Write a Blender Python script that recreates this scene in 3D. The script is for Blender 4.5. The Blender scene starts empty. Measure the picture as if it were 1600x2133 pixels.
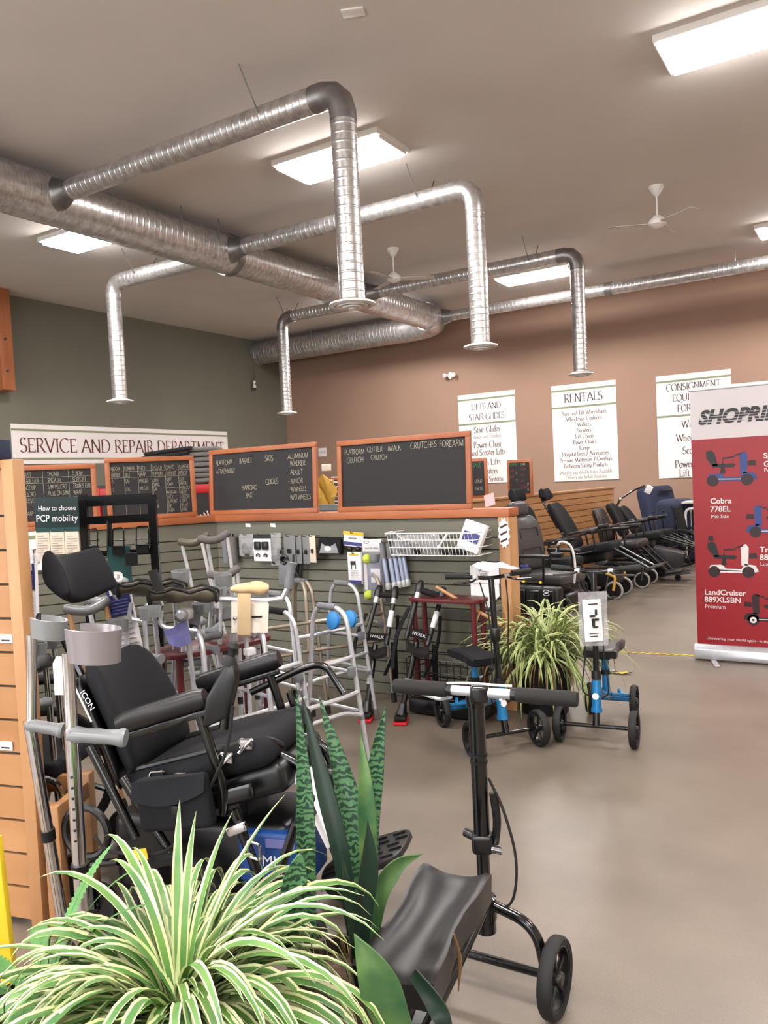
import bpy, bmesh, math, random
from mathutils import Vector as V, Matrix as M, Euler
random.seed(7)
sc = bpy.context.scene
col = sc.collection
PI = math.pi
def R(d): return math.radians(d)

# ---------------------------------------------------------------- camera, world, exposure
FPX, YAW, PIT, ROL, EYE = 1652.2, -0.55796, -0.04058, -0.04838, 1.5
FW = V((math.sin(YAW)*math.cos(PIT), math.cos(YAW)*math.cos(PIT), math.sin(PIT)))
R0 = V((math.cos(YAW), -math.sin(YAW), 0)); U0 = R0.cross(FW)
RT = R0*math.cos(ROL) + U0*math.sin(ROL); UP = -R0*math.sin(ROL) + U0*math.cos(ROL)
CAM = V((0, 0, EYE))
cam_d = bpy.data.cameras.new('camera'); cam = bpy.data.objects.new('camera', cam_d); col.objects.link(cam)
cam_d.sensor_fit = 'HORIZONTAL'; cam_d.sensor_width = 36; cam_d.lens = FPX*36/1600; cam_d.clip_start = .05
mw = M((RT, UP, -FW)).transposed().to_4x4(); mw.translation = CAM; cam.matrix_world = mw
sc.camera = cam
W = bpy.data.worlds.new('world'); sc.world = W; W.use_nodes = True
W.node_tree.nodes['Background'].inputs[0].default_value = (.75, .85, 1, 1)
W.node_tree.nodes['Background'].inputs[1].default_value = .6
sc.view_settings.view_transform = 'Standard'; sc.view_settings.look = 'None'
sc.view_settings.gamma = 1; sc.view_settings.exposure = 1.52; sc.view_settings.use_curve_mapping = False
LAMP = 28.0; DAY = 95.0               # ceiling fixtures; fill lamp added at each unseen front opening
sc.cycles.max_bounces = 7; sc.cycles.diffuse_bounces = 4; sc.cycles.glossy_bounces = 4
sc.cycles.caustics_reflective = False; sc.cycles.caustics_refractive = False
sc.cycles.sample_clamp_indirect = 4.0; sc.cycles.use_denoising = True

# real points of the place, measured from the photograph: a ray through (x, y) met with a known plane
def ray(x, y):
    d = FW*FPX + RT*(x-800) - UP*(y-1066.5); return d/d.dot(FW)
def onz(x, y, z=0): d = ray(x, y); return CAM + d*((z-EYE)/d.z)
def ony(x, y, Y): d = ray(x, y); return CAM + d*(Y/d.y)
def onx(x, y, X): d = ray(x, y); return CAM + d*(X/d.x)
def onpl(x, y, P, n): d = ray(x, y); return CAM + d*((V(P)-CAM).dot(V(n))/d.dot(V(n)))
def atd(x, y, dep): return CAM + ray(x, y)*dep

# ---------------------------------------------------------------- materials
MATS = {}
def lin(c): return tuple(((v/255+.055)/1.055)**2.4 if v > 10 else v/255/12.92 for v in c)
def mat(name, c, rough=.5, metal=0., noise=0., nscale=8., bump=0., spec=.5, c2=None, emit=0, alpha=1, trans=0, coat=0, stretch=None):
    """c, c2 in sRGB 0..255; noise = how much c wanders towards c2"""
    m = bpy.data.materials.new(name); m.use_nodes = True; nt = m.node_tree; b = nt.nodes['Principled BSDF']
    c = lin(c); b.inputs['Base Color'].default_value = (*c, 1); b.inputs['Roughness'].default_value = rough
    b.inputs['Metallic'].default_value = metal; b.inputs['Specular IOR Level'].default_value = spec
    b.inputs['Coat Weight'].default_value = coat
    if emit: b.inputs['Emission Color'].default_value = (*c, 1); b.inputs['Emission Strength'].default_value = emit
    if alpha < 1: b.inputs['Alpha'].default_value = alpha
    if trans: b.inputs['Transmission Weight'].default_value = trans
    if noise or bump:
        tc = nt.nodes.new('ShaderNodeTexCoord'); mp = nt.nodes.new('ShaderNodeMapping')
        nt.links.new(tc.outputs['Object'], mp.inputs[0])
        if stretch: mp.inputs['Scale'].default_value = stretch
        n = nt.nodes.new('ShaderNodeTexNoise'); n.inputs['Scale'].default_value = nscale; n.inputs['Detail'].default_value = 5
        nt.links.new(mp.outputs[0], n.inputs['Vector'])
        if noise:
            d = lin(c2) if c2 else tuple(v*(1-noise) for v in c)
            mx = nt.nodes.new('ShaderNodeMix'); mx.data_type = 'RGBA'
            mx.inputs[6].default_value = (*c, 1); mx.inputs[7].default_value = (*d, 1)
            rp = nt.nodes.new('ShaderNodeMapRange'); rp.inputs[1].default_value = .35; rp.inputs[2].default_value = .68
            nt.links.new(n.outputs[0], rp.inputs[0]); nt.links.new(rp.outputs[0], mx.inputs[0]); nt.links.new(mx.outputs[2], b.inputs['Base Color'])
        if bump:
            bp = nt.nodes.new('ShaderNodeBump'); bp.inputs['Strength'].default_value = bump; bp.inputs['Distance'].default_value = .01
            nt.links.new(n.outputs[0], bp.inputs['Height']); nt.links.new(bp.outputs[0], b.inputs['Normal'])
    MATS[name] = m; return m
mat('ceiling', (222, 215, 210), .9, noise=.05, nscale=1.2)
mat("green_wall", (112, 110, 97), .75, noise=.06, nscale=1)
mat("brown_wall", (157, 126, 108), .7, noise=.06, nscale=1)
mat('plain_wall', (190, 180, 165), .8, noise=.05, nscale=1)
mat('galv', (216, 214, 214), .3, .85, noise=.3, nscale=14, c2=(178, 175, 175))
mat('galv_dark', (150, 147, 147), .38, .9, noise=.3, nscale=9)
mat('white_paint', (232, 228, 224), .45, noise=.03, nscale=5)
mat('lens', (255, 250, 246), .4, emit=LAMP)
mat('sign_white', (236, 229, 228), .5, noise=.03, nscale=3)
mat('sign_green', (136, 141, 112), .5, noise=.05)
mat('ink', (62, 52, 52), .6, noise=.05); mat('maroon_ink', (104, 52, 48), .6, noise=.05); mat('grey_ink', (150, 146, 146), .6, noise=.05)
mat('wood', (184, 140, 98), .45, noise=.3, nscale=5, c2=(162, 114, 72), stretch=(1, 1, .12))
mat('wood_h', (180, 134, 90), .45, noise=.3, nscale=5, c2=(158, 110, 68), stretch=(.15, .15, 1))
mat('cedar', (170, 100, 60), .45, noise=.35, nscale=6, c2=(142, 78, 46), stretch=(.25, .25, 1))
mat('cedar_v', (174, 106, 66), .45, noise=.35, nscale=6, c2=(146, 82, 50), stretch=(1, 1, .2))
mat('sage', (104, 103, 91), .5, noise=.06, nscale=4); mat('groove', (66, 63, 54), .8, noise=.1)
mat('slate', (31, 28, 30), .7, noise=.15, nscale=6); mat('chalk', (204, 198, 176), .9, noise=.25, nscale=90)
mat('chalk_blue', (150, 170, 205), .9, noise=.2, nscale=90); mat('chalk_green', (90, 165, 90), .9, noise=.2, nscale=60)
mat('chalk_red', (180, 70, 70), .9, noise=.2, nscale=60); mat('chalk_yellow', (215, 200, 90), .9, noise=.2, nscale=60)
mat('alu', (214, 216, 224), .32, .6, noise=.12, nscale=25); mat('alu_satin', (196, 196, 198), .4, .55, noise=.12, nscale=25)
mat('bronze_alu', (168, 156, 140), .4, .6, noise=.12, nscale=25)
mat('chrome', (225, 225, 230), .12, 1., noise=.08, nscale=20)
mat('grey_plastic', (126, 128, 130), .35, noise=.06, nscale=6); mat('grey_clear', (140, 134, 138), .22, .25, noise=.1, nscale=4)
mat('grip_grey', (116, 118, 124), .6, noise=.1, nscale=20)
mat('black_plastic', (15, 15, 17), .36, noise=.15, nscale=14); mat('black_metal', (12, 12, 14), .22, .1, noise=.12, nscale=18, coat=.4)
mat('rubber', (19, 19, 20), .7, noise=.15, nscale=20); mat('foam', (23, 21, 21), .85, noise=.15, nscale=60, bump=.1)
mat('fabric', (19, 20, 25), .8, noise=.18, nscale=90, bump=.1, spec=.3); mat('vinyl', (25, 23, 25), .36, noise=.12, nscale=6, bump=.04)
mat('leather', (62, 60, 62), .38, noise=.12, nscale=9, bump=.05)
mat('blue_metal', (34, 128, 190), .3, .35, noise=.1, nscale=14, coat=.4); mat('blue_box', (26, 66, 130), .4, noise=.1)
mat('navy', (30, 39, 66), .8, noise=.12, nscale=30, bump=.1)
mat('red', (200, 30, 38), .4, noise=.1); mat('red_rack', (176, 26, 34), .45, noise=.1); mat('maroon', (92, 26, 32), .4, noise=.15, nscale=10)
mat('banner_red', (150, 17, 32), .45, noise=.08, nscale=2); mat('paper', (234, 232, 236), .7, noise=.03, nscale=5)
mat('cream_paper', (222, 208, 190), .7, noise=.04, nscale=5); mat('yellow', (224, 190, 40), .5, noise=.08); mat('gold', (190, 148, 60), .45, .3, noise=.15)
mat('tan_pad', (204, 178, 138), .8, noise=.12, nscale=20, bump=.15); mat('cream_metal', (206, 196, 182), .35, .2, noise=.06)
mat('olive_vinyl', (98, 90, 74), .4, noise=.3, nscale=10, c2=(54, 50, 42), bump=.3)
mat('teal', (20, 66, 66), .5, noise=.12, nscale=8); mat('teal_print', (14, 40, 42), .45, noise=.1, nscale=8); mat('aqua', (40, 150, 160), .5, noise=.1)
mat('pack_blue', (52, 58, 120), .45, noise=.06); mat('pack_lilac', (110, 112, 168), .45, noise=.06); mat('tennis', (196, 214, 80), .8, noise=.15, nscale=50, bump=.2)
mat('film', (215, 215, 220), .12, alpha=.32, noise=.2, nscale=12, bump=.5); mat('tube_blue', (178, 188, 214), .25, .5, noise=.1)
mat('sky_blue', (40, 130, 200), .5, noise=.1); mat('green_bit', (60, 170, 100), .5, noise=.1); mat('pink', (226, 168, 172), .6, noise=.05)
mat('pot_black', (13, 13, 14), .4, noise=.15); mat('pot_brown', (60, 44, 36), .6, noise=.2); mat('soil', (84, 62, 46), .95, noise=.5, nscale=60, bump=.6)
mat('leaf', (98, 138, 62), .45, noise=.45, nscale=7, c2=(58, 108, 58)); mat('leaf_edge', (216, 215, 176), .5, noise=.3, nscale=6, c2=(184, 198, 132))
mat('leaf_far', (138, 156, 86), .5, noise=.35, nscale=9, c2=(96, 126, 66)); mat('leaf_edge_far', (206, 204, 152), .5, noise=.2, nscale=9, c2=(174, 184, 116))
mat('fern', (84, 140, 72), .5, noise=.3, nscale=12); mat('dry_leaf', (128, 98, 62), .7, noise=.2); mat('bamboo', (190, 142, 96), .5, noise=.25, nscale=20)
mat('grip_light', (126, 128, 132), .28, noise=.08, nscale=6); mat('dark_shelf', (62, 56, 56), .6, noise=.15); mat('grey_foam', (104, 100, 98), .8, noise=.15)
mat('white_plastic', (235, 235, 236), .35, noise=.03); mat('tyre_grey', (158, 152, 146), .7, noise=.12)
mat('banner_white_dim', (206, 200, 202), .5, noise=.03, nscale=3)  # dimmer light away from the lamps is put into this white
mat('print_blue', (40, 66, 130), .5, noise=.1); mat('print_black', (26, 24, 30), .5, noise=.1); mat('print_white', (225, 222, 222), .5, noise=.05); mat('print_dark', (40, 18, 24), .5, noise=.1)

def floor_mat():
    m = bpy.data.materials.new('polished_concrete'); m.use_nodes = True; nt = m.node_tree; b = nt.nodes['Principled BSDF']
    tc = nt.nodes.new('ShaderNodeTexCoord')
    def ns(s, det, lo, hi):
        n = nt.nodes.new('ShaderNodeTexNoise'); n.inputs['Scale'].default_value = s; n.inputs['Detail'].default_value = det
        nt.links.new(tc.outputs['Object'], n.inputs['Vector'])
        r = nt.nodes.new('ShaderNodeMapRange'); r.inputs[1].default_value = lo; r.inputs[2].default_value = hi
        nt.links.new(n.outputs[0], r.inputs[0]); return r.outputs[0]
    def mix(a, bb, f, k=1):
        x = nt.nodes.new('ShaderNodeMix'); x.data_type = 'RGBA'
        for i, v in ((6, a), (7, bb)):
            if isinstance(v, tuple): x.inputs[i].default_value = (*lin(v), 1)
            else: nt.links.new(v, x.inputs[i])
        if k != 1:
            mu = nt.nodes.new('ShaderNodeMath'); mu.operation = 'MULTIPLY'; mu.inputs[1].default_value = k; nt.links.new(f, mu.inputs[0]); f = mu.outputs[0]
        nt.links.new(f, x.inputs[0]); return x.outputs[2]
    c = mix((116, 105, 94), (103, 93, 84), ns(.9, 4, .35, .65))
    c = mix(c, (140, 128, 115), ns(3, 9, .35, .8), .4)
    c = mix(c, (92, 82, 72), ns(240, 2, .5, .62), .3)
    c = mix(c, (150, 138, 126), ns(330, 2, .56, .64), .3)
    nt.links.new(c, b.inputs['Base Color'])
    rr = nt.nodes.new('ShaderNodeMapRange'); rr.inputs[3].default_value = .26; rr.inputs[4].default_value = .46
    nt.links.new(ns(2.2, 6, -.5, 1.5), rr.inputs[0]); nt.links.new(rr.outputs[0], b.inputs['Roughness'])
    bp = nt.nodes.new('ShaderNodeBump'); bp.inputs['Strength'].default_value = .06; bp.inputs['Distance'].default_value = .01
    nt.links.new(ns(9, 5, 0, 1), bp.inputs['Height']); nt.links.new(bp.outputs[0], b.inputs['Normal'])
    MATS['floor'] = m
floor_mat()
def snake_mat():
    m = bpy.data.materials.new('snake_leaf'); m.use_nodes = True; nt = m.node_tree; b = nt.nodes['Principled BSDF']
    tc = nt.nodes.new('ShaderNodeTexCoord'); w = nt.nodes.new('ShaderNodeTexWave'); w.bands_direction = 'Z'
    w.inputs['Scale'].default_value = 20; w.inputs['Distortion'].default_value = 9; w.inputs['Detail'].default_value = 3; w.inputs['Detail Scale'].default_value = 2.6
    nt.links.new(tc.outputs['Object'], w.inputs['Vector'])
    cr = nt.nodes.new('ShaderNodeValToRGB'); e = cr.color_ramp.elements
    e[0].position = .25; e[0].color = (*lin((20, 52, 36)), 1); e[1].position = .7; e[1].color = (*lin((76, 118, 80)), 1)
    nt.links.new(w.outputs[1], cr.inputs[0]); nt.links.new(cr.outputs[0], b.inputs['Base Color']); b.inputs['Roughness'].default_value = .4
    MATS['snake'] = m
snake_mat()
mat('snake_plain', (36, 78, 46), .42, noise=.5, nscale=14, c2=(84, 116, 62)); mat('snake_dark', (16, 42, 30), .4, noise=.35, nscale=8)

# ---------------------------------------------------------------- mesh helpers
def frame(a, b):
    d = (V(b)-V(a)).normalized(); u = V((0, 0, 1)) if abs(d.z) < .95 else V((1, 0, 0))
    x = u.cross(d).normalized(); return x, d.cross(x), d
def fil(pts, r, n=5, closed=False):
    """round the corners of a polyline"""
    P = [V(p) for p in pts]; out = []
    N = len(P)
    for i, p in enumerate(P):
        if not closed and i in (0, N-1): out.append(p); continue
        a, b = P[i-1], P[(i+1) % N]; rr = r[i] if isinstance(r, (list, tuple)) else r
        k = min(rr, (a-p).length*.49, (b-p).length*.49); s = p+(a-p).normalized()*k; e = p+(b-p).normalized()*k
        for j in range(n+1):
            t = j/n; out.append(s*(1-t)**2 + p*2*t*(1-t) + e*t*t)
    return out
def spl(pts, n=6):
    P = [V(p) for p in pts]; P = [P[0]*2-P[1]]+P+[P[-1]*2-P[-2]]; out = []
    for i in range(1, len(P)-2):
        for j in range(n):
            t = j/n; a, b, c, d = P[i-1:i+3]
            out.append(.5*((2*b)+(c-a)*t+(2*a-5*b+4*c-d)*t*t+(3*b-a-3*c+d)*t**3))
    out.append(P[-2]); return out
class MB:
    def __init__(s, T=None): s.bm = bmesh.new(); s.mi = 0; s.T = T
    def _fin(s, vs, fs):
        for f in fs: f.material_index = s.mi
        if s.T is not None:
            for v in vs: v.co = s.T @ v.co
        return s
    def faces(s, verts, faces):
        vs = [s.bm.verts.new(v) for v in verts]; fs = []
        for f in faces:
            try: fs.append(s.bm.faces.new([vs[i] for i in f]))
            except ValueError: pass
        s._fin(vs, fs); return s
    def box(s, c, d, rot=None, bev=0, seg=2):
        t = bmesh.new(); bmesh.ops.create_cube(t, size=1)
        for v in t.verts: v.co = V((v.co.x*d[0], v.co.y*d[1], v.co.z*d[2]))
        if bev: bmesh.ops.bevel(t, geom=t.edges[:], offset=min(bev, min(d)*.49), segments=seg, profile=.5, affect='EDGES')
        m = rot if isinstance(rot, M) else Euler(rot or (0, 0, 0)).to_matrix()
        for v in t.verts: v.co = m @ v.co + V(c)
        return s.merge(t)
    def merge(s, t):
        t.verts.index_update(); vs = [s.bm.verts.new(v.co) for v in t.verts]
        fs = [s.bm.faces.new([vs[v.index] for v in f.verts]) for f in t.faces]; t.free(); s._fin(vs, fs); return s
    def beam(s, a, b, w, h, bev=0, up=None):
        a, b = V(a), V(b); d = (b-a).normalized()
        z = V(up) if up else (V((0, 0, 1)) if abs(d.z) < .95 else V((1, 0, 0)))
        y = z.cross(d).normalized(); z = d.cross(y); m = M((d, y, z)).transposed()
        return s.box((a+b)/2, ((b-a).length, w, h), m, bev)
    def tube(s, pts, r, n=10, cap=True, closed=False, sx=1, sy=1):
        P = [V(p) for p in pts]; rs = r if isinstance(r, (list, tuple)) else [r]*len(P)
        N = len(P); vs = []; fs = []; X = None; rings = []
        for i, p in enumerate(P):
            a = P[(i-1) % N] if (closed or i) else p; b = P[(i+1) % N] if (closed or i < N-1) else p
            d = (b-a); d = d.normalized() if d.length > 1e-9 else V((0, 0, 1))
            if X is None: X = frame(V((0, 0, 0)), d)[0]
            X = X-d*X.dot(d)
            if X.length < 1e-6: X = frame(V((0, 0, 0)), d)[0]
            X.normalize(); Y = d.cross(X)
            ring = [s.bm.verts.new(p + (X*math.cos(2*PI*k/n)*sx + Y*math.sin(2*PI*k/n)*sy)*rs[i]) for k in range(n)]
            rings.append(ring); vs += ring
        for i in range(N if closed else N-1):
            A, B = rings[i], rings[(i+1) % N]
            for k in range(n): fs.append(s.bm.faces.new((A[k], A[(k+1) % n], B[(k+1) % n], B[k])))
        if cap and not closed:
            fs.append(s.bm.faces.new(list(reversed(rings[0])))); fs.append(s.bm.faces.new(rings[-1]))
        s._fin(vs, fs); return s
    def lathe(s, prof, c=(0, 0, 0), ax=(0, 0, 1), n=24, cap=True):
        """prof: (radius, height) pairs turned about ax through c"""
        x, y, d = frame((0, 0, 0), ax); rings = []; vs = []; fs = []
        for r, h in prof:
            ring = [s.bm.verts.new(V(c)+d*h+(x*math.cos(2*PI*k/n)+y*math.sin(2*PI*k/n))*max(r, 1e-4)) for k in range(n)]
            rings.append(ring); vs += ring
        for A, B in zip(rings, rings[1:]):
            for k in range(n): fs.append(s.bm.faces.new((A[k], A[(k+1) % n], B[(k+1) % n], B[k])))
        if cap: fs.append(s.bm.faces.new(list(reversed(rings[0])))); fs.append(s.bm.faces.new(rings[-1]))
        s._fin(vs, fs); return s
    def ball(s, c, r, rot=None, u=16, v=10):
        t = bmesh.new(); bmesh.ops.create_uvsphere(t, u_segments=u, v_segments=v, radius=1)
        r = (r, r, r) if not isinstance(r, (tuple, list)) else r; m = rot if isinstance(rot, M) else Euler(rot or (0, 0, 0)).to_matrix()
        for q in t.verts: q.co = m @ V((q.co.x*r[0], q.co.y*r[1], q.co.z*r[2])) + V(c)
        return s.merge(t)
    def prism(s, poly, a, b, O=(0, 0, 0), X=(1, 0, 0), Y=(0, 0, 1), bev=0):
        """polygon in the X, Y plane at O, extruded from a to b along X x Y"""
        X, Y = V(X).normalized(), V(Y).normalized(); Z = X.cross(Y); O = V(O); t = bmesh.new()
        lo = [t.verts.new(O+X*p[0]+Y*p[1]+Z*a) for p in poly]; hi = [t.verts.new(O+X*p[0]+Y*p[1]+Z*b) for p in poly]; n = len(poly)
        t.faces.new(lo); t.faces.new(list(reversed(hi)))
        for k in range(n): t.faces.new((lo[k], hi[k], hi[(k+1) % n], lo[(k+1) % n]))
        bmesh.ops.recalc_face_normals(t, faces=t.faces[:])
        if bev: bmesh.ops.bevel(t, geom=t.edges[:], offset=bev, segments=2, profile=.5, affect='EDGES')
        return s.merge(t)
    def sheet(s, rows, th=0):
        """grid of points; th > 0 gives it thickness along its normals"""
        t = bmesh.new(); g = [[t.verts.new(p) for p in r] for r in rows]
        for a, b in zip(g, g[1:]):
            for k in range(len(a)-1): t.faces.new((a[k], a[k+1], b[k+1], b[k]))
        if th:
            bmesh.ops.recalc_face_normals(t, faces=t.faces[:]); bmesh.ops.solidify(t, geom=t.faces[:], thickness=th)
        return s.merge(t)
    def wheel_ring(s, c, ax, R_, r, n=28, k=8, sq=1):
        x, y, d = frame((0, 0, 0), ax)
        return s.tube([V(c)+(x*math.cos(2*PI*i/n)+y*math.sin(2*PI*i/n))*R_ for i in range(n)], r, k, closed=True)
    def out(s, name, m, parent=None, world=False, smooth=True, sub=0, sharp=38):
        bm = s.bm; bm.normal_update()
        if world and parent is not None:
            o = V((0, 0, 0)); p = parent
            while p is not None: o += p.location; p = p.parent
            bmesh.ops.translate(bm, verts=bm.verts[:], vec=-o)
        me = bpy.data.meshes.new(name)
        if smooth:
            for f in bm.faces: f.smooth = True
            if not sub:
                for e in bm.edges:
                    if len(e.link_faces) == 2 and e.calc_face_angle(0) > R(sharp): e.smooth = False
        bm.to_mesh(me); bm.free()
        for k in (m if isinstance(m, (list, tuple)) else [m]): me.materials.append(MATS[k])
        o = bpy.data.objects.new(name, me); col.objects.link(o)
        if parent is not None: o.parent = parent
        if sub: q = o.modifiers.new('sub', 'SUBSURF'); q.levels = q.render_levels = sub
        return o
def tag(o, label, cat, group=None, kind=None):
    o['label'] = label; o['category'] = cat
    if group: o['group'] = group
    if kind: o['kind'] = kind
    return o
def thing(name, label, cat, loc=(0, 0, 0), rz=0, group=None):
    o = bpy.data.objects.new(name, None); o.empty_display_size = .05; col.objects.link(o); o.location = loc; o.rotation_euler = (0, 0, rz)
    return tag(o, label, cat, group)
def kids(o): return [c for c in bpy.data.objects if c.parent == o]
def dup(root, loc, rz=0, label=None, group=None):
    ch = {}
    for c in bpy.data.objects:
        if c.parent: ch.setdefault(c.parent.name, []).append(c)
    def cp(o, par):
        n = o.copy(); col.objects.link(n)
        if par is not None: n.parent = par
        for c in ch.get(o.name, []): cp(c, n)
        return n
    r = cp(root, None); r.location = loc; r.rotation_euler = (0, 0, rz)
    if label: r['label'] = label
    if group: r['group'] = group
    return r
def struct(name, bm, m):
    o = bm.out(name, m, smooth=False); o['kind'] = 'structure'; return o
# ---------------------------------------------------------------- lettering
def arc(cx, cy, rx, ry, a, b, n=12): return [(cx+rx*math.cos(R(a+(b-a)*i/n)), cy+ry*math.sin(R(a+(b-a)*i/n))) for i in range(n+1)]
GL = {}
def g(ch, w, *st): GL[ch] = (w, st)
g('A', .74, ('s', [(.04, 0), (.37, 1)]), ('e', [(.37, 1), (.72, 0)]), ('', [(.16, .36), (.59, .36)]))
g('B', .6, ('b', [(.12, 0), (.12, 1)]), ('', [(.12, 1), (.28, 1)]+arc(.28, .76, .2, .24, 90, -90)+[(.12, .52)]), ('', [(.28, .52)]+arc(.3, .26, .24, .26, 90, -90)+[(.12, 0)]))
g('C', .76, ('', arc(.44, .5, .38, .52, 50, 310, 22)))
g('D', .8, ('b', [(.12, 0), (.12, 1)]), ('', [(.12, 1), (.3, 1)]+arc(.32, .5, .4, .5, 90, -90, 18)+[(.12, 0)]))
g('E', .58, ('b', [(.12, 0), (.12, 1)]), ('e2', [(.12, .98), (.5, .98)]), ('', [(.12, .52), (.42, .52)]), ('e2', [(.12, .02), (.54, .02)]))
g('F', .54, ('b', [(.12, 0), (.12, 1)]), ('e2', [(.12, .98), (.5, .98)]), ('', [(.12, .52), (.42, .52)]))
g('G', .8, ('', arc(.44, .5, .38, .52, 48, 322, 22)), ('e', [(.72, .1), (.72, .42)]))
g('H', .8, ('b', [(.12, 0), (.12, 1)]), ('b', [(.68, 0), (.68, 1)]), ('', [(.12, .52), (.68, .52)]))
g('I', .3, ('b', [(.15, 0), (.15, 1)]))
g('J', .36, ('s', [(.22, 1), (.22, .1), (.16, -.1), (.02, -.16)]))
g('K', .7, ('b', [(.12, 0), (.12, 1)]), ('e', [(.14, .5), (.6, 1)]), ('e', [(.26, .6), (.68, 0)]))
g('L', .54, ('b', [(.12, 0), (.12, 1)]), ('e2', [(.12, .02), (.52, .02)]))
g('M', .94, ('s', [(.1, 0), (.16, 1)]), ('', [(.16, 1), (.47, .06)]), ('', [(.47, .06), (.78, 1)]), ('e', [(.78, 1), (.84, 0)]))
g('N', .82, ('b', [(.13, 0), (.13, 1)]), ('', [(.13, 1), (.69, 0)]), ('e', [(.69, 0), (.69, 1)]))
g('O', .84, ('', arc(.42, .5, .36, .52, 90, 450, 26)))
g('P', .58, ('b', [(.12, 0), (.12, 1)]), ('', [(.12, 1), (.26, 1)]+arc(.28, .74, .22, .26, 90, -90)+[(.12, .48)]))
g('Q', .84, ('', arc(.42, .5, .36, .52, 90, 450, 26)), ('', [(.45, -.02), (.66, -.2), (.88, -.2)]))
g('R', .66, ('b', [(.12, 0), (.12, 1)]), ('', [(.12, 1), (.26, 1)]+arc(.28, .75, .21, .25, 90, -90)+[(.12, .5)]), ('e', [(.3, .5), (.62, 0)]))
g('S', .54, ('', arc(.27, .75, .19, .26, 35, 260, 12)+arc(.25, .26, .22, .27, 80, -150, 14)))
g('T', .66, ('s', [(.33, 0), (.33, 1)]), ('b2', [(.04, .98), (.62, .98)]))
g('U', .8, ('s', [(.13, 1), (.13, .3)]+arc(.4, .28, .27, .3, 180, 360, 12)+[(.67, .3), (.67, 1)]), ('e', [(.67, .9), (.67, 1)]))
g('V', .74, ('s', [(.04, 1), (.37, 0)]), ('e', [(.37, 0), (.7, 1)]))
g('W', 1., ('s', [(.04, 1), (.28, 0)]), ('', [(.28, 0), (.5, .9)]), ('', [(.5, .9), (.74, 0)]), ('e', [(.74, 0), (.97, 1)]))
g('X', .7, ('b', [(.08, 0), (.62, 1)]), ('b', [(.08, 1), (.62, 0)]))
g('Y', .68, ('s', [(.04, 1), (.34, .48)]), ('s', [(.64, 1), (.34, .48)]), ('e', [(.34, .48), (.34, 0)]))
g('Z', .62, ('', [(.08, .98), (.54, .98), (.08, .02), (.56, .02)]))
g('a', .46, ('', [(.08, .5), (.2, .62), (.32, .55), (.32, .12), (.42, .02)]), ('', [(.32, .38), (.12, .28), (.08, .12), (.18, 0), (.32, .12)]))
g('b', .5, ('s', [(.1, 1.02), (.1, .02)]), ('', arc(.26, .3, .17, .31, 150, -150)))
g('c', .42, ('', arc(.25, .31, .18, .31, 50, 310)))
g('d', .5, ('s', [(.4, 1.02), (.4, .02)]), ('', arc(.24, .3, .17, .31, 30, 330)))
g('e', .44, ('', [(.08, .34), (.4, .38)]+arc(.24, .33, .16, .28, 20, 310)))
g('f', .32, ('s', [(.14, 0), (.14, .8), (.2, .98), (.34, .98)]), ('', [(.02, .6), (.3, .6)]))
g('g', .46, ('', arc(.22, .4, .15, .2, 90, 450)), ('', [(.16, .2), (.14, .08), (.36, .0), (.38, -.16), (.22, -.26), (.06, -.18), (.12, -.02)]), ('', [(.32, .56), (.46, .6)]))
g('h', .52, ('s', [(.1, 0), (.1, 1.02)]), ('e', [(.1, .44), (.24, .6), (.38, .54), (.4, .4), (.4, 0)]))
g('i', .26, ('b', [(.13, 0), (.13, .6)]), ('', [(.13, .8), (.13, .9)]))
g('k', .5, ('b', [(.1, 0), (.1, 1.02)]), ('', [(.1, .28), (.38, .6)]), ('e', [(.2, .36), (.44, 0)]))
g('l', .26, ('b', [(.13, 0), (.13, 1.02)]))
g('m', .78, ('b', [(.1, 0), (.1, .6)]), ('e', [(.1, .44), (.24, .6), (.36, .54), (.38, .4), (.38, 0)]), ('e', [(.38, .44), (.52, .6), (.64, .54), (.66, .4), (.66, 0)]))
g('n', .52, ('b', [(.1, 0), (.1, .6)]), ('e', [(.1, .44), (.24, .6), (.38, .54), (.4, .4), (.4, 0)]))
g('o', .48, ('', arc(.24, .31, .18, .31, 90, 450)))
g('p', .5, ('b', [(.1, -.3), (.1, .6)]), ('', arc(.26, .31, .17, .31, 150, -150)))
g('r', .36, ('b', [(.1, 0), (.1, .6)]), ('', [(.1, .42), (.22, .58), (.34, .56)]))
g('s', .38, ('', [(.32, .5), (.2, .62), (.08, .5), (.16, .36), (.28, .26), (.32, .12), (.2, 0), (.06, .1)]))
g('t', .32, ('', [(.14, .82), (.14, .12), (.2, 0), (.32, .06)]), ('', [(.02, .6), (.3, .6)]))
g('u', .52, ('s', [(.1, .6), (.1, .16), (.18, .0), (.3, .04), (.4, .16)]), ('b', [(.4, .6), (.4, 0)]))
g('v', .48, ('s', [(.04, .6), (.23, 0)]), ('e', [(.23, 0), (.44, .6)]))
g('w', .7, ('s', [(.04, .6), (.2, 0)]), ('', [(.2, 0), (.35, .56)]), ('', [(.35, .56), (.5, 0)]), ('e', [(.5, 0), (.68, .6)]))
g('x', .46, ('b', [(.06, 0), (.4, .6)]), ('b', [(.06, .6), (.4, 0)]))
g('y', .48, ('s', [(.04, .6), (.24, .04)]), ('e', [(.12, -.28), (.24, .0), (.44, .6)]))
g('/', .4, ('', [(.04, -.1), (.36, 1.05)])); g('-', .36, ('', [(.06, .36), (.3, .36)])); g('.', .2, ('', [(.08, .0), (.08, .08)]))
g('0', .56, ('', arc(.28, .5, .21, .5, 90, 450))); g('1', .4, ('', [(.1, .8), (.22, 1), (.22, 0)])); g('2', .5, ('', [(.08, .8), (.22, 1), (.4, .85), (.36, .6), (.06, 0), (.46, 0)]))
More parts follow.
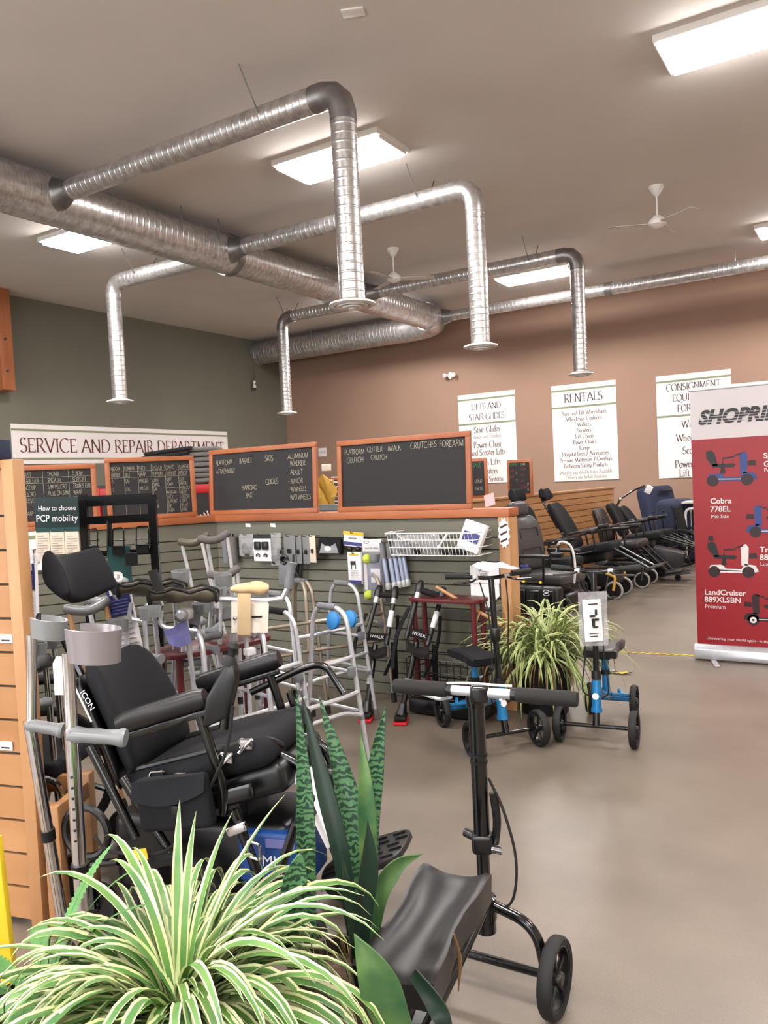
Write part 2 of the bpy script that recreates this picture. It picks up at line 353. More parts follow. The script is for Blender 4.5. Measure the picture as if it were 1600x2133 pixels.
g('5', .5, ('', [(.42, 1), (.14, 1), (.12, .58), (.34, .6), (.42, .3), (.28, 0), (.08, .08)])); g('7', .48, ('', [(.06, 1), (.44, 1), (.18, 0)])); g('4', .5, ('', [(.38, 0), (.38, 1), (.06, .3), (.48, .3)]))
def strokes(b, text, h, O, X, Y, align='l', mode='serif', k=1., off=.0015, track=0.):
    """draw text as pen strokes into mesh builder b: O baseline point, X along, Y up, h capital height"""
    X, Y = V(X).normalized(), V(Y).normalized(); Z = X.cross(Y); O = V(O)
    def adv(c): return (GL[c][0] if c in GL else .34)+track
    w = sum(adv(c) for c in text)*h*k; x0 = {'l': 0, 'c': -w/2, 'r': -w}[align]; sp = mode == 'serif'
    tk, tn = (.115, .03) if sp else (.06, .06)
    for c in text:
        if c in GL:
            jx = jy = 0; sl = 0
            if not sp: jx, jy, sl = random.uniform(-.03, .03), random.uniform(-.06, .06), random.uniform(.0, .12)
            for fl, pts in GL[c][1]:
                P = [V((p[0]+jx+p[1]*sl, p[1]+jy)) for p in pts]; n = len(P); L = []; Rr = []
                for i, p in enumerate(P):
                    d = (P[min(i+1, n-1)]-P[max(i-1, 0)]); d = d.normalized() if d.length else V((0, 1)); nr = V((-d.y, d.x))
                    ww = (tn+(tk-tn)*abs(d.x*.309-d.y*.951))/2 if sp else tk/2*random.uniform(.7, 1.2)
                    L.append(p+nr*ww); Rr.append(p-nr*ww)
                def w3(q): return O + X*(x0+q.x*h*k) + Y*(q.y*h) + Z*off
                vs = [w3(q) for q in L]+[w3(q) for q in Rr]
                b.faces(vs, [(n+i, n+i+1, i+1, i) for i in range(n-1)])
                if sp:
                    for e, q in (('s', P[0]), ('e', P[-1])):
                        if e in fl or 'b' in fl:
                            vx = '2' in fl; dx, dy = (.02, .09) if vx else (.11, .018)
                            q = q+V((0, (.018 if q.y < .05 else -.018))) if not vx else q+V((0, -.07 if q.y > .5 else .07))
                            b.faces([w3(q+V((-dx, -dy))), w3(q+V((dx, -dy))), w3(q+V((dx, dy))), w3(q+V((-dx, dy)))], [(0, 1, 2, 3)])
        x0 += adv(c)*h*k
    return b
def sans(text, cap, O, X, Y, m, parent=None, align='CENTER', name='lettering', shear=0, bold=0., off=.0015, sx=1.):
    """built-in sans lettering; O is the baseline point in the parent's space"""
    c = bpy.data.curves.new(name, 'FONT'); c.body = text; c.size = cap/.69; c.align_x = align; c.shear = shear; c.offset = bold; c.extrude = .0004
    c.space_line = .95; c.resolution_u = 3
    c.materials.append(MATS[m]); o = bpy.data.objects.new(name, c); col.objects.link(o)
    X, Y = V(X).normalized(), V(Y).normalized(); Z = X.cross(Y); mm = M((X*sx, Y, Z)).transposed().to_4x4(); mm.translation = V(O)+Z*off
    if parent is not None: o.parent = parent
    o.matrix_local = mm; return o

# ---------------------------------------------------------------- room shell
XG, YB, HC = -11.95, 14.96, 4.8
struct('floor', MB().box((-2.5, 4.5, -.05), (20, 22, .1)), 'floor')
struct('ceiling', MB().box((-2.5, 4.5, HC+.05), (20, 22, .1)), 'ceiling')
struct('wall_left', MB().box((XG-.05, 4.5, HC/2), (.1, 22, HC)), 'green_wall')
struct('wall_back', MB().box((-2.5, YB+.05, HC/2), (20, .1, HC)), 'brown_wall')
struct('wall_right', MB().box((6.05, 4.5, HC/2), (.1, 22, HC)), 'plain_wall')
struct('wall_front', MB().box((-2.5, -5.05, HC/2), (20, .1, HC)), 'plain_wall')
o = MB().box((XG+.18, 7.62, 4.0), (.32, .22, 1.6), bev=.01).out('timber_beam', 'cedar_v'); tag(o, 'short timber beam hanging down the green wall at the ceiling', 'beam'); bb = o
for dz in (-.05, .2): MB().lathe([(.022, 0), (.022, .012)], (XG+.345, 7.6, 3.6+dz*2), (1, 0, 0), 8).out('bolt', 'dark_shelf', bb)

# ---------------------------------------------------------------- ceiling fixtures
first = None
FXL = {(-4.54, 6.76): 'ceiling light partly hidden behind the nearest vertical duct', (-.76, 6.76): 'large bright ceiling light at the top right corner of the view',
       (-8.4, 6.8): 'ceiling light left of the wide main duct', (-4.72, 12.65): 'ceiling light behind the far right hanging duct above the rentals sign',
       (-.76, 12.65): 'small distant ceiling light at the right edge of the view', (-8.4, 12.65): 'ceiling light hidden behind the wide duct near the corner'}
for x in (-8.4, -4.54, -.76, 3.0):
    for y in (-3.4, .9, 6.76, 12.65):
        xx = -4.72 if (x, y) == (-4.54, 12.65) else x
        lb = FXL.get((xx, y), FXL.get((x, y), 'fluorescent ceiling light outside the view'))
        if (x, y) == (-8.4, 6.76): lb = FXL[(-8.4, 6.8)]
        if first is None:
            first = t = thing('ceiling_light', lb, 'ceiling light', (xx, y, HC), 0, 'fluorescent ceiling fixtures')
            MB().box((0, 0, -.03), (1.28, .62, .06), bev=.006).out('housing', 'white_paint', t)
            MB().box((0, 0, -.075), (1.2, .54, .04), bev=.012).out('diffuser', 'lens', t)
            for sx in (-1, 1): MB().box((sx*.615, 0, -.072), (.03, .5, .026), bev=.004).out('end_cap', 'white_paint', t)
        elif (x, y) == (-8.4, 12.65): dup(first, (-7.92, 12.5, HC), PI/2, 'ceiling light tucked behind the wide main duct near the far corner')
        else: dup(first, (xx, y, HC), 0, lb)

# ---------------------------------------------------------------- ducts
def spiral(b, a, c, r, pitch=.07, n=28):
    a, c = V(a), V(c); L = (c-a).length; d = (c-a).normalized(); k = int(L/pitch); P = []; rs = []
    for i in range(k+1):
        for u, dr in ((0, 0), (.36, 0), (.46, .004), (.56, .004), (.66, 0)):
            s = (i+u)*pitch
            if s < L: P.append(a+d*s); rs.append(r+dr*.55)
    P.append(c); rs.append(r); return b.tube(P, rs, n)
def rod(t, a, b): MB().tube([a, b], .007, 6).out('strap', 'galv_dark', t, world=True)
ZD = 4.5; XT = -7.08
tr = thing('main_duct', 'wide spiral metal trunk duct running under the ceiling and bending to the green wall', 'duct', (XT, 7, ZD))
spiral(MB(), (XT, 1.0, ZD), (XT, 7.85, ZD), .25, .085).out('pipe', 'galv', tr, world=True, sharp=14)
spiral(MB(), (XT, 7.85, ZD), (XT, 13.2, ZD), .235, .085).out('pipe', 'galv', tr, world=True, sharp=14)
YE = 14.02
el = [V((XT, 13.2, ZD))]+[V((XT-.75+.75*math.cos(R(a)), 13.27+.75*math.sin(R(a)), ZD)) for a in (0, 22.5, 45, 67.5, 90)]+[V((XT-.95, YE, ZD))]
MB().tube(el, .25, 28).out('elbow', 'galv', tr, world=True)
spiral(MB(), (XT-.95, YE, ZD), (XG+.02, YE, ZD), .25, .085).out('pipe', 'galv', tr, world=True, sharp=14)
for p, d in (((XT, 7.85, ZD), (0, 1, 0)), ((XT, 10.0, ZD), (0, 1, 0)), ((XT-.95, YE, ZD), (1, 0, 0)), ((XT, 13.2, ZD), (0, 1, 0)), ((XG+.9, YE, ZD), (1, 0, 0)), ((XG+.05, YE, ZD), (1, 0, 0))):
    MB().lathe([(.252, -.05), (.262, -.05), (.262, .05), (.252, .05)], p, d, 28).out('collar', 'galv_dark' if p[1] == 7.85 else 'galv', tr, world=True)
for y in (6.8, 7.42, 10.2, 12.9):
    for s in (-1, 1): rod(tr, (XT+s*.25, y, ZD), (XT+s*.25, y, HC))
rod(tr, (-10.2, YE-.25, ZD), (-10.2, YE-.25, HC))
MB().box((-10.9, YE-.24, ZD-.12), (.12, .01, .07), (R(-25), 0, 0)).out('tag_sticker', 'paper', tr, world=True)
wd = thing('wall_duct', 'long thin spiral duct along the top of the brown wall', 'duct', (-2, 13.45, ZD))
spiral(MB(), (XT+.2, 13.45, ZD), (-3.75, 13.45, ZD), .095).out('pipe', 'galv', wd, world=True, sharp=14)
spiral(MB(), (-3.75, 13.45, ZD), (5.9, 13.45, ZD), .105).out('pipe', 'galv', wd, world=True, sharp=14)
MB().lathe([(.1, -.06), (.112, -.06), (.112, .06), (.1, .06)], (-3.75, 13.45, ZD), (1, 0, 0), 24).out('collar', 'galv_dark', wd, world=True)
MB().lathe([(.17, -.16), (.1, .1)], (XT+.3, 13.45, ZD), (1, 0, 0), 24).out('saddle', 'galv_dark', wd, world=True)
for x in (-1.8, 1.5): rod(wd, (x, 13.45, ZD), (x, 13.45, HC))
BR = [(5.18, 1, -3.43, 2.87, 'nearest and largest hanging spiral duct with a dark elbow in front of the ceiling light', .1, -4.18, True),
      (7.7, 1, -3.51, 2.85, 'middle hanging spiral duct right of the nearest one', .1, -4.13, False),
      (10.9, 1, -3.47, 2.835, 'farthest hanging spiral duct above the rentals sign', .098, -4.13, True),
      (7.76, -1, -9.22, 2.81, 'hanging spiral duct in front of the green wall', .105, -8.64, False),
      (11.35, -1, -9.05, 2.79, 'small far hanging spiral duct near the corner of the green and brown walls', .1, -8.9, True)]
for y, s, xd, zb, lb, r, xs, dk in BR:
    t = thing('hanging_duct', lb, 'duct', (xd, y, zb), 0, 'hanging branch ducts'); e = .17; x0 = XT+s*.2
    spiral(MB(), (x0, y, ZD), (xd-s*e, y, ZD), r).out('horizontal_pipe', 'galv', t, world=True, sharp=14)
    spiral(MB(), (xd, y, ZD-e), (xd, y, zb+.02), r).out('drop_pipe', 'galv', t, world=True, sharp=14)
    P = [V((xd-s*(e+.1), y, ZD))]+[V((xd-s*e+s*e*math.sin(R(a)), y, ZD-e+e*math.cos(R(a)))) for a in (0, 30, 60, 90)]+[V((xd, y, ZD-e-.07))]
    MB().tube(P, r*1.05, 24).out('elbow', 'galv_dark' if dk else 'galv', t, world=True)
    MB().lathe([(r*1.75, -.05), (r*1.5, 0), (r*1.05, .13), (r*1.05, .2)], (XT+s*.22, y, ZD), (s, 0, 0), 24).out('saddle', 'galv_dark', t, world=True)
    b = MB().lathe([(r*.98, .05), (r*1.0, .03), (r*1.78, .006), (r*1.82, -.008), (r*1.45, -.016), (r*1.4, 0), (.01, .01)], (xd, y, zb), (0, 0, 1), 30, cap=False)
    d = b.out('diffuser', 'white_paint', t, world=True)
    for k, (ro, ri, dz) in enumerate(((1.22, .98, -.022), (.8, .5, -.032), (.3, .02, -.04))):
        MB().lathe([(r*ri, dz+.012), (r*ro, dz+.012), (r*ro, dz), (r*ri, dz+.006)], (xd, y, zb), (0, 0, 1), 26).out('ring', 'white_paint', d, world=True)
    MB().lathe([(r*1.4, .002), (r*1.4, .004)], (xd, y, zb), (0, 0, 1), 26).out('dark_core', 'black_plastic', d, world=True)
    for k in (-1, 1):
        rod(t, (xs, y+k*r, ZD), (xs, y+k*.31, HC))

# ---------------------------------------------------------------- fans, wall lamp, sprinkler plate, plumb bob
for i, (x, y, lb) in enumerate(((-5.83, 9.92, 'white ceiling fan behind the nearest hanging duct'), (-2.15, 9.85, 'white ceiling fan on bare ceiling at right'))):
    t = thing('ceiling_fan', lb, 'ceiling fan', (x, y, HC), .5+i, 'white ceiling fans')
    MB().lathe([(.085, 0), (.085, -.02), (.05, -.08), (.02, -.12)], n=20).out('canopy', 'white_paint', t)
    MB().tube([(0, 0, -.1), (0, 0, -.37)], .011, 10).out('rod', 'white_paint', t)
    MB().lathe([(.03, -.34), (.09, -.39), (.105, -.42), (.1, -.45), (.06, -.475), (.02, -.49)], n=24).out('motor', 'white_paint', t)
    for k in range(3):
        T = M.Rotation(k*2*PI/3, 4, 'Z')
        MB(T).sheet([[(.1+.06*j, -.055-.01*math.sin(j), -.435), (.1+.06*j, .055, -.45)] for j in range(9)], .004).out('blade', 'ceiling', t)
t = thing('spot_lamp', 'small white star-shaped emergency spot lamp on the brown wall', 'lamp', (-7.52, YB, 3.6))
MB().box((0, -.03, 0), (.12, .06, .12), (0, R(45), 0), bev=.012).out('base', 'white_paint', t)
for s in (-1, 1): MB().lathe([(.02, 0), (.045, .06), (.05, .09), (.04, .1)], (s*.05, -.06, .01), (s*.7, -.7, -.1), 14).out('lamp_head', 'white_paint', t)
o = MB().box((-3.07, 4.83, HC-.006), (.16, .1, .012), (0, 0, .4), bev=.003).out('ceiling_plate', 'white_paint'); tag(o, 'small blank cover plate on the ceiling at the top of the view', 'cover plate')
t = thing('pull_chain', 'thin cord with a small white weight hanging from the duct end by the green wall', 'pull cord', (XG+.1, 13.75, 4.2))
MB().tube([(0, 0, 0), (0, 0, -.36)], .005, 6).out('cord', 'dark_shelf', t)
MB().lathe([(.03, 0), (.035, -.03), (.018, -.07), (.045, -.13), (.045, -.16)], (0, 0, -.34), n=14).out('weight', 'white_paint', t)
MB().lathe([(.036, 0), (.03, -.04)], (0, 0, -.5), n=12).out('weight_tip', 'black_plastic', t)

# ---------------------------------------------------------------- wall signs
def wsign(name, lb, x0, x1, z0, z1, bars, O='b'):
    t = thing(name, lb, 'sign', ((x0+x1)/2, YB, z0))
    MB().box(((x0+x1)/2, YB-.008, (z0+z1)/2), (x1-x0, .014, z1-z0)).out('board', 'sign_white', t, world=True)
    b = MB()
    for z in bars: b.box(((x0+x1)/2, YB-.016, z), (x1-x0, .003, .035))
    b.out('green_stripe', 'sign_green', t, world=True); return t
def wtext(t, xc, lines, m='ink', mode='serif'):
    for s, z, h, k in lines: strokes(MB(), s, h, (xc, YB-.0165, z), (1, 0, 0), (0, 0, 1), 'c', mode, k).out('lettering', m, t, world=True, smooth=False)
t = wsign('lifts_sign', 'white wall sign headed lifts and stair glides', -7.385, -6.125, 1.33, 3.17, (3.06, 2.555))
wtext(t, -6.755, (('LIFTS AND', 2.84, .125, 1), ('STAIR GLIDES', 2.63, .125, .93), ('Stair Glides', 2.37, .125, .95), ('Power Chair', 2.06, .125, .95), ('and Scooter Lifts', 1.9, .125, .88), ('Porch Lifts', 1.7, .125, .95), ('Elevators', 1.52, .115, .95), ('Ceiling Systems', 1.365, .1, .95)))
wtext(t, -6.755, (('Indoor and Outdoor', 2.25, .08, .95),), 'grey_ink')
t = wsign('rentals_sign', 'white wall sign headed rentals with a long list', -5.36, -4.11, 1.3, 3.155, (3.045, 2.72))
wtext(t, -4.735, (('RENTALS', 2.81, .165, 1),)+tuple((s, 2.56-.112*i, .08, .98) for i, s in enumerate(('Basic and Tilt Wheelchairs', 'Wheelchair Cushions', 'Walkers', 'Scooters', 'Lift Chairs', 'Power Chairs', 'Ramps', 'Hospital Beds / Accessories', 'Pressure Mattresses / Overlays', 'Bathroom Safety Products'))))
wtext(t, -4.735, (('Monthly and Weekly Rates Available', 1.43, .068, .95), ('Delivery and Install Available', 1.34, .068, .95)), 'grey_ink')
t = wsign('consignment_sign', 'white wall sign headed consignment equipment, cut off by the red banner', -3.385, -2.12, 1.28, 3.128, (3.015, 2.39))
wtext(t, -2.75, (('CONSIGNMENT', 2.84, .125, .93), ('EQUIPMENT', 2.65, .125, .93), ('FOR SALE', 2.46, .125, .93), ('Walkers', 2.17, .13, .95), ('Wheelchairs', 1.93, .13, .95), ('Scooters', 1.7, .13, .95), ('Power Chairs', 1.46, .13, .95), ('Lift Chairs', 1.3-.0, .13, .95)))
t = thing('service_sign', 'long white sign on the green wall reading service and repair department', 'sign', (XG, 10.35, 2.05))
MB().box((XG+.008, 10.34, 2.375), (.014, 5.06, .655)).out('board', 'sign_white', t, world=True)
b = MB()
for z in (2.61, 2.13): b.box((XG+.016, 10.34, z), (.003, 5.06, .035))
b.out('green_stripe', 'sign_green', t, world=True)
strokes(MB(), 'SERVICE AND REPAIR DEPARTMENT', .235, (XG+.0165, 10.34, 2.24), (0, 1, 0), (0, 0, 1), 'c', 'serif', 1.13).out('lettering', 'maroon_ink', t, world=True, smooth=False)
# ---------------------------------------------------------------- unseen openings and area lamps added behind the camera to brighten the ceiling
for i, (x, w) in enumerate(((-8.5, 5.5), (-1.0, 6.0))):
    t = MB().box((x, -4.97, 1.75), (w+.16, .06, 2.66), bev=.01).out('added_window_%d' % (i+1), 'white_paint'); t['kind'] = 'structure'
    g_ = MB().box((x, -4.935, 1.75), (w, .01, 2.5)).out('added_pane', 'film', t)
    L = bpy.data.lights.new('fill_light', 'AREA'); L.shape = 'RECTANGLE'; L.size = w; L.size_y = 2.5; L.energy = DAY; L.color = (.92, .96, 1)
    lo = bpy.data.objects.new('fill_light', L); col.objects.link(lo); lo.location = (x, -4.9, 1.75); lo.rotation_euler = (R(90), 0, 0)

# ---------------------------------------------------------------- low partition wall with slat panels
YP = 4.642; PC = V((-4.47, YP, 0)); DL = V((-.52, -.854, 0)); NL = V((.854, -.52, 0)); CZ = 1.285; X1 = -2.03
pt = thing('display_partition', 'low sage green slatwall partition with an orange wood cap and end post', 'partition', (-3.2, YP, 0))
def slats(O, D, N, L, name, par, m='sage', z1=1.23, p=.0785, top=.13, z0=.02):
    b = MB(); O, D, N = V(O), V(D), V(N)
    def q(z, h, dep, mi):
        b.mi = mi; c = O+D*L/2+N*(-dep/2); b.beam(c-D*L/2+V((0, 0, z)), c+D*L/2+V((0, 0, z)), dep, h)
    b.mi = 1; c = O+D*L/2-N*.022; b.beam(c-D*L/2+V((0, 0, (z0+z1)/2)), c+D*L/2+V((0, 0, (z0+z1)/2)), .02, z1-z0)
    z = z1
    q(z-top/2, top-.009, .014, 0); z -= top
    while z > z0+.05: q(z-p/2, p-.009, .014, 0); z -= p
    return b.out(name, [m, 'groove'], par, world=True, smooth=False)
slats((PC.x, YP, 0), (1, 0, 0), (0, -1, 0), X1-PC.x, 'slat_panel', pt)
slats(PC, DL, NL, 2.1, 'slat_panel', pt)
MB().box(((PC.x+X1)/2+.02, YP+.05, CZ-.0275), (X1-PC.x+.1, .16, .055), bev=.006).out('cap', 'cedar', pt, world=True)
MB().beam(PC+V((-.0, 0, CZ-.028))-NL*.05, PC+DL*2.1+V((0, 0, CZ-.028))-NL*.05, .16, .055, .006).out('cap', 'cedar', pt, world=True)
MB().box((X1+.03, YP+.04, (CZ-.056)/2), (.075, .14, CZ-.056), bev=.006).out('end_post', 'wood', pt, world=True)
MB().box(((PC.x+X1)/2-.2, YP+.1, .6), (X1-PC.x-.3, .02, 1.2)).out('back_panel', 'groove', pt, world=True)
o = MB().prism([(.055*math.cos(R(a*15))*(1 if a % 2 else .78)*.75, .1*math.sin(R(a*15))*(1 if a % 2 else .82)) for a in range(24)], 0, .004, (X1+.035, YP-.036, 1.13), (1, 0, 0), (0, 0, 1)).out('price_burst', 'paper', smooth=False)
tag(o, 'white starburst price tag on the end post of the low partition', 'price tag')
b = MB()
for k in range(3): b.box((X1+.035, YP-.042, 1.175-.045*k), (.05, .002, .012), (0, R(-25), 0))
b.out('lettering', 'ink', o)

# ---------------------------------------------------------------- chalkboards
def board(lb, O, X, w, h, writing, lean=.05, grp='chalkboards along the top of the partition'):
    O = V(O); X = V(X).normalized(); Yb = (V((0, 0, 1))+X.cross(V((0, 0, 1)))*(-lean)).normalized(); N = X.cross(Yb)
    t = thing('chalkboard', lb, 'chalkboard', O+X*w/2, 0, grp); fw = .036
    def loc(x, y, d=0): return O+X*x+Yb*y+N*d
    for a, b_ in (((0, fw/2), (w, fw/2)), ((0, h-fw/2), (w, h-fw/2))): MB().beam(loc(*a), loc(*b_), .025, fw, .003, up=Yb).out('frame_rail', 'cedar', t, world=True)
    for x in (fw/2, w-fw/2): MB().beam(loc(x, fw), loc(x, h-fw), .025, fw, .003, up=X).out('frame_stile', 'cedar_v', t, world=True)
    sl = MB().beam(loc(fw-.004, h/2, -.006), loc(w-fw+.004, h/2, -.006), .01, h-2*fw+.006, up=Yb).out('slate', 'slate', t, world=True)
    for m, items in writing.items():
        bb_ = MB()
        for it in items:
            if it[0] == '|': bb_.beam(loc(it[1], it[2], .0005), loc(it[3], it[4], .0005), .001, .0022, up=N)
            else: strokes(bb_, it[0], it[3], loc(it[1], it[2], 0), X, Yb, 'l', 'chalk', it[4] if len(it) > 4 else .9, .0008)
        bb_.out('chalk_writing', m, sl, world=True, smooth=False)
    return t
board('large empty black chalkboard with one line of writing at the right end of the partition', (-3.27, YP-.01, CZ), (1, 0, 0), 1.05, .505, {'chalk': [
    ('PLATFORM', .06, .405, .034), ('CRUTCH', .075, .345, .036), ('GUTTER', .25, .412, .034), ('CRUTCH', .28, .355, .034), ('IWALK', .42, .41, .036), ('CRUTCHES', .6, .415, .04), ('FOREARM', .82, .412, .04)]})
board('black chalkboard listing an aluminum walker at the bend of the partition', (-4.515, YP-.01, CZ), (1, 0, 0), 1.06, .515, {'chalk': [
    ('PLATFORM', .06, .395, .036), ('ATTACHMENT', .065, .325, .036, .75), ('BASKET', .31, .395, .038), ('HANGING', .33, .19, .034), ('BAG', .37, .13, .034), ('SKIS', .57, .4, .042), ('GLIDES', .57, .225, .038),
    ('ALUMINUM', .79, .405, .036), ('WALKER', .81, .35, .038), ('- ADULT', .79, .287, .036), ('- JUNIOR', .79, .222, .034), ('- W/WHEELS', .79, .162, .034, .8), ('W/O WHEELS', .805, .1, .036, .8)]})
def ontop(px, py): return (onpl(px, py, PC, NL)-PC).dot(DL)
t2a, t2b, t1a, t1b = .82, .15, 1.44, .885
cols = [.04+.102*i for i in range(6)]
w2 = [('|', .03, .372, .64, .372), ('|', .03, .325, .64, .325)]+[('|', .035+.102*i, .04, .035+.102*i, .42) for i in range(1, 6)]+[('|', .445, .235, .545, .235), ('|', .445, .195, .545, .195)]
for r_, row in enumerate((('ABDOM', 'LUMBAR', 'THIGH', 'SHOULD', 'CLAVIC', 'PLANTAR'), ('BINDER', 'BELT', 'WRAP', 'SUPPORT', 'SUPPORT', 'FASCIA'))):
    for i, s in enumerate(row): w2.append((s, cols[i], .38-.048*r_, .028, .62))
y2 = {0: ('10', '12'), 1: ('S/M', 'L/XL'), 2: ('HINGED', 'VELCRO', 'WRAP'), 3: ('UNIV', 'SLING', 'S/M', 'L', 'XL', 'SEE', 'BOX'), 4: ('SOFT', 'FOAM', '', 'POSTURE', 'BACK', 'SUPPORT', 'SEE', 'FORM'), 5: ('DAY', '-INSOLE', 'HEEL CUP', 'NIGHT', '-DORSAL', '-SOFT', 'SPLINT', '-FIRM')}
for c_, ss in y2.items():
    for i, s in enumerate(ss): w2.append((s, cols[c_], .285-(.06 if c_ < 3 else .034)*i, .026, .62))
board('wide chalkboard crowded with six columns of white writing left of the bend', PC+DL*t2a+V((0, 0, CZ)), -DL, t2a-t2b, .478, {'chalk': w2})
w1 = [('|', .03, .352, .52, .352), ('|', .03, .31, .52, .31), ('|', .19, .04, .19, .4), ('|', .365, .04, .365, .4)]
for i, ss in enumerate((('WRIST', 'STABILIZER', 'LACE UP', 'VELCRO', 'SLEEVE', '', 'WRAP'), ('THUMB', 'SPICA 24', 'S/M VELCRO', 'PULL ON S/M', '', '', 'SPLINT'), ('ELBOW', 'SUPPORT', 'TENNIS ELBOW', 'WRAP', 'STRAP', 'SLEEVE', 'L/XL'))):
    for j, s in enumerate(ss): w1.append((s, .05+.17*i, .36-.047*j, .03, .68))
board('chalkboard headed wrist, thumb and elbow, at the far left', PC+DL*t1a+V((0, 0, CZ)), -DL, t1a-t1b, .44, {'chalk': w1})
# ---------------------------------------------------------------- goods hanging on the slat panel
def panel(name, lb, cat, px, d=.06, grp=None):
    """a thing hung in front of the right-hand panel; px = (x0, y0, x1, y1) in the photo"""
    a, b = ony(px[0], px[1], YP-d), ony(px[2], px[3], YP-d)
    w, h = b.x-a.x, a.z-b.z; t = thing(name, lb, cat, ((a.x+b.x)/2, YP-d, b.z), 0, grp)
    MB().tube([(0, d-.002, h-.01), (0, -.03, h-.006), (0, -.036, h+.006)], .003, 6).out('peg_hook', 'black_metal', t)
    return t, w, h
def puff(w, h, d, nx=6, nz=7, wob=.25):
    """pillow-like bag outline as two bulged sheets"""
    rows = []
    for s in (-1, 1):
        rr = []
        for j in range(nz+1):
            v = j/nz; rr.append([((i/nx-.5)*w, s*d/2*max(0, math.sin(PI*i/nx)*math.sin(PI*min(1, v*1.15)))**.6*(1+random.uniform(-wob, wob)), v*h) for i in range(nx+1)])
        rows.append(rr)
    return rows
def bag(px, lb, bits, d=.04, grp='clear bags of small parts on the slat panel'):
    t, w, h = panel('parts_bag', lb, 'bag', px, .05, grp); f, k = puff(w, h, d)
    MB().sheet(f).sheet(k).out('bag_film', 'film', t)
    for m, n, s in bits:
        for i in range(n): MB().ball((random.uniform(-.3, .3)*w, 0, h*random.uniform(.12, .5)), (s*w, .012, s*w*.9), (0, random.random()*3, 0), 8, 6).out('part', m, t)
bag((497, 1112, 530, 1158), 'leftmost clear bag on the slat panel with dark parts', [('black_plastic', 2, .2), ('olive_vinyl', 2, .22)])
bag((562, 1110, 588, 1178), 'clear bag with dark rubber tips right of the white hook card', [('rubber', 4, .26), ('black_plastic', 2, .2)])
t, w, h = panel('hook_card', 'white card with two black hook clamps on the slat panel', 'package', (527, 1113, 566, 1169), .055)
MB().box((0, 0, h*.42), (w, .004, h*.84)).out('card', 'paper', t); MB().box((0, 0, h*.92), (w, .005, h*.14)).out('header', 'black_plastic', t)
for s in (-1, 1):
    cl = MB().tube([(s*w*.22+.014*math.cos(R(a)), -.012, h*.2+.016*math.sin(R(a))) for a in range(-30, 230, 20)], .005, 6)
    cl.out('hook', 'black_plastic', t); MB().box((s*w*.22, -.012, h*.58), (w*.34, .02, h*.3), bev=.006).out('clamp', 'black_plastic', t)
for i, (x0, x1, y1) in enumerate(((587, 620, 1172), (612, 632, 1174), (628, 648, 1175), (642, 661, 1172))):
    t, w, h = panel('flat_package', ['flat grey blister pack nearest the hook card', 'second flat grey blister pack from the hook card', 'third flat grey blister pack from the hook card', 'flat grey blister pack nearest the black pouch'][i], 'package', (x0, 1115, x1, y1), .05+.012*i, 'flat grey packs on pegs')
    MB().box((0, 0, h/2), (w, .006, h), (0, 0, R(-14)), bev=.002).out('card', 'cream_paper' if i == 3 else 'grey_plastic', t)
    MB().box((0, -.008, h*.42), (w*.35, .01, h*.16), (0, 0, R(-14)), bev=.004).out('clip', 'black_plastic', t)
t, w, h = panel('strap_roll', 'dark hanging splint strap with a buckle loop below the grey packs', 'strap', (580, 1160, 606, 1220), .05)
MB().box((0, 0, h*.4), (w, .03, h*.8), (0, R(5), 0), bev=.01).out('sleeve', 'grip_grey', t); MB().tube([(.01+.03*math.cos(a*.5), -.01, h*.9+.03*math.sin(a*.5)) for a in range(12)], .01, 6).out('loop', 'black_plastic', t)
t, w, h = panel('strap_bundle', 'bundle of dark straps hanging behind the blue-grey crutch grip', 'strap', (612, 1150, 640, 1222), .03)
for k in range(4): MB().tube(spl([(random.uniform(-.03, .03), -.01*k, h*.95), (random.uniform(-.05, .05), -.012*k, h*.55), (random.uniform(-.05, .05), -.012*k, h*.1)]), .011, 6).out('strap', 'rubber', t)
t, w, h = panel('belt_pouch', 'open black pouch with white goggles inside on the slat panel', 'pouch', (665, 1121, 714, 1155), .05)
MB().box((0, 0, h/2), (w, .04, h), bev=.012).out('pouch', 'fabric', t); MB().prism([(-w*.42, h*.1), (w*.42, h*.1), (w*.3, h*.7), (0, h*.45), (-w*.3, h*.7)], 0, .006, (0, -.024, 0)).out('clear_pocket', 'film', t)
MB().ball((-.01, -.026, h*.35), (.03, .012, .022)).out('goggles', 'white_plastic', t)
for z in (517, 569):
    a = ony(z, 1094, YP-.002); o = MB().box((a.x, YP-.003, a.z), (.05, .004, .028), (R(8), R(4), 0)).out('price_label', 'paper'); tag(o, 'small white price label stuck high on the slat panel, %s' % ('left of the other' if z == 517 else 'right of the other'), 'label', 'white shelf labels')
t, w, h = panel('glide_pack', 'small package with yellow, white and blue header on the slat panel', 'package', (716, 1108, 758, 1148), .06)
MB().box((0, 0, h*.62), (w, .006, h*.76), (0, R(5), 0)).out('card', 'paper', t); MB().box((0, -.004, h*.92), (w, .006, h*.16), (0, R(5), 0)).out('yellow_band', 'yellow', t); MB().box((0, -.004, h*.38), (w, .006, h*.17), (0, R(5), 0)).out('blue_band', 'pack_blue', t)
sans('ISNOW', .014, (-.005, -.006, h*.62), (1, 0, -.09), (.09, 0, 1), 'ink', t)
for s in (-1, 1): MB().ball((s*w*.22, -.004, h*.1), (.022, .018, .02)).out('glide', 'black_plastic', t)
t, w, h = panel('walker_bag_box', 'white carded box with a small walker picture and blue foot', 'package', (724, 1150, 757, 1216), .07)
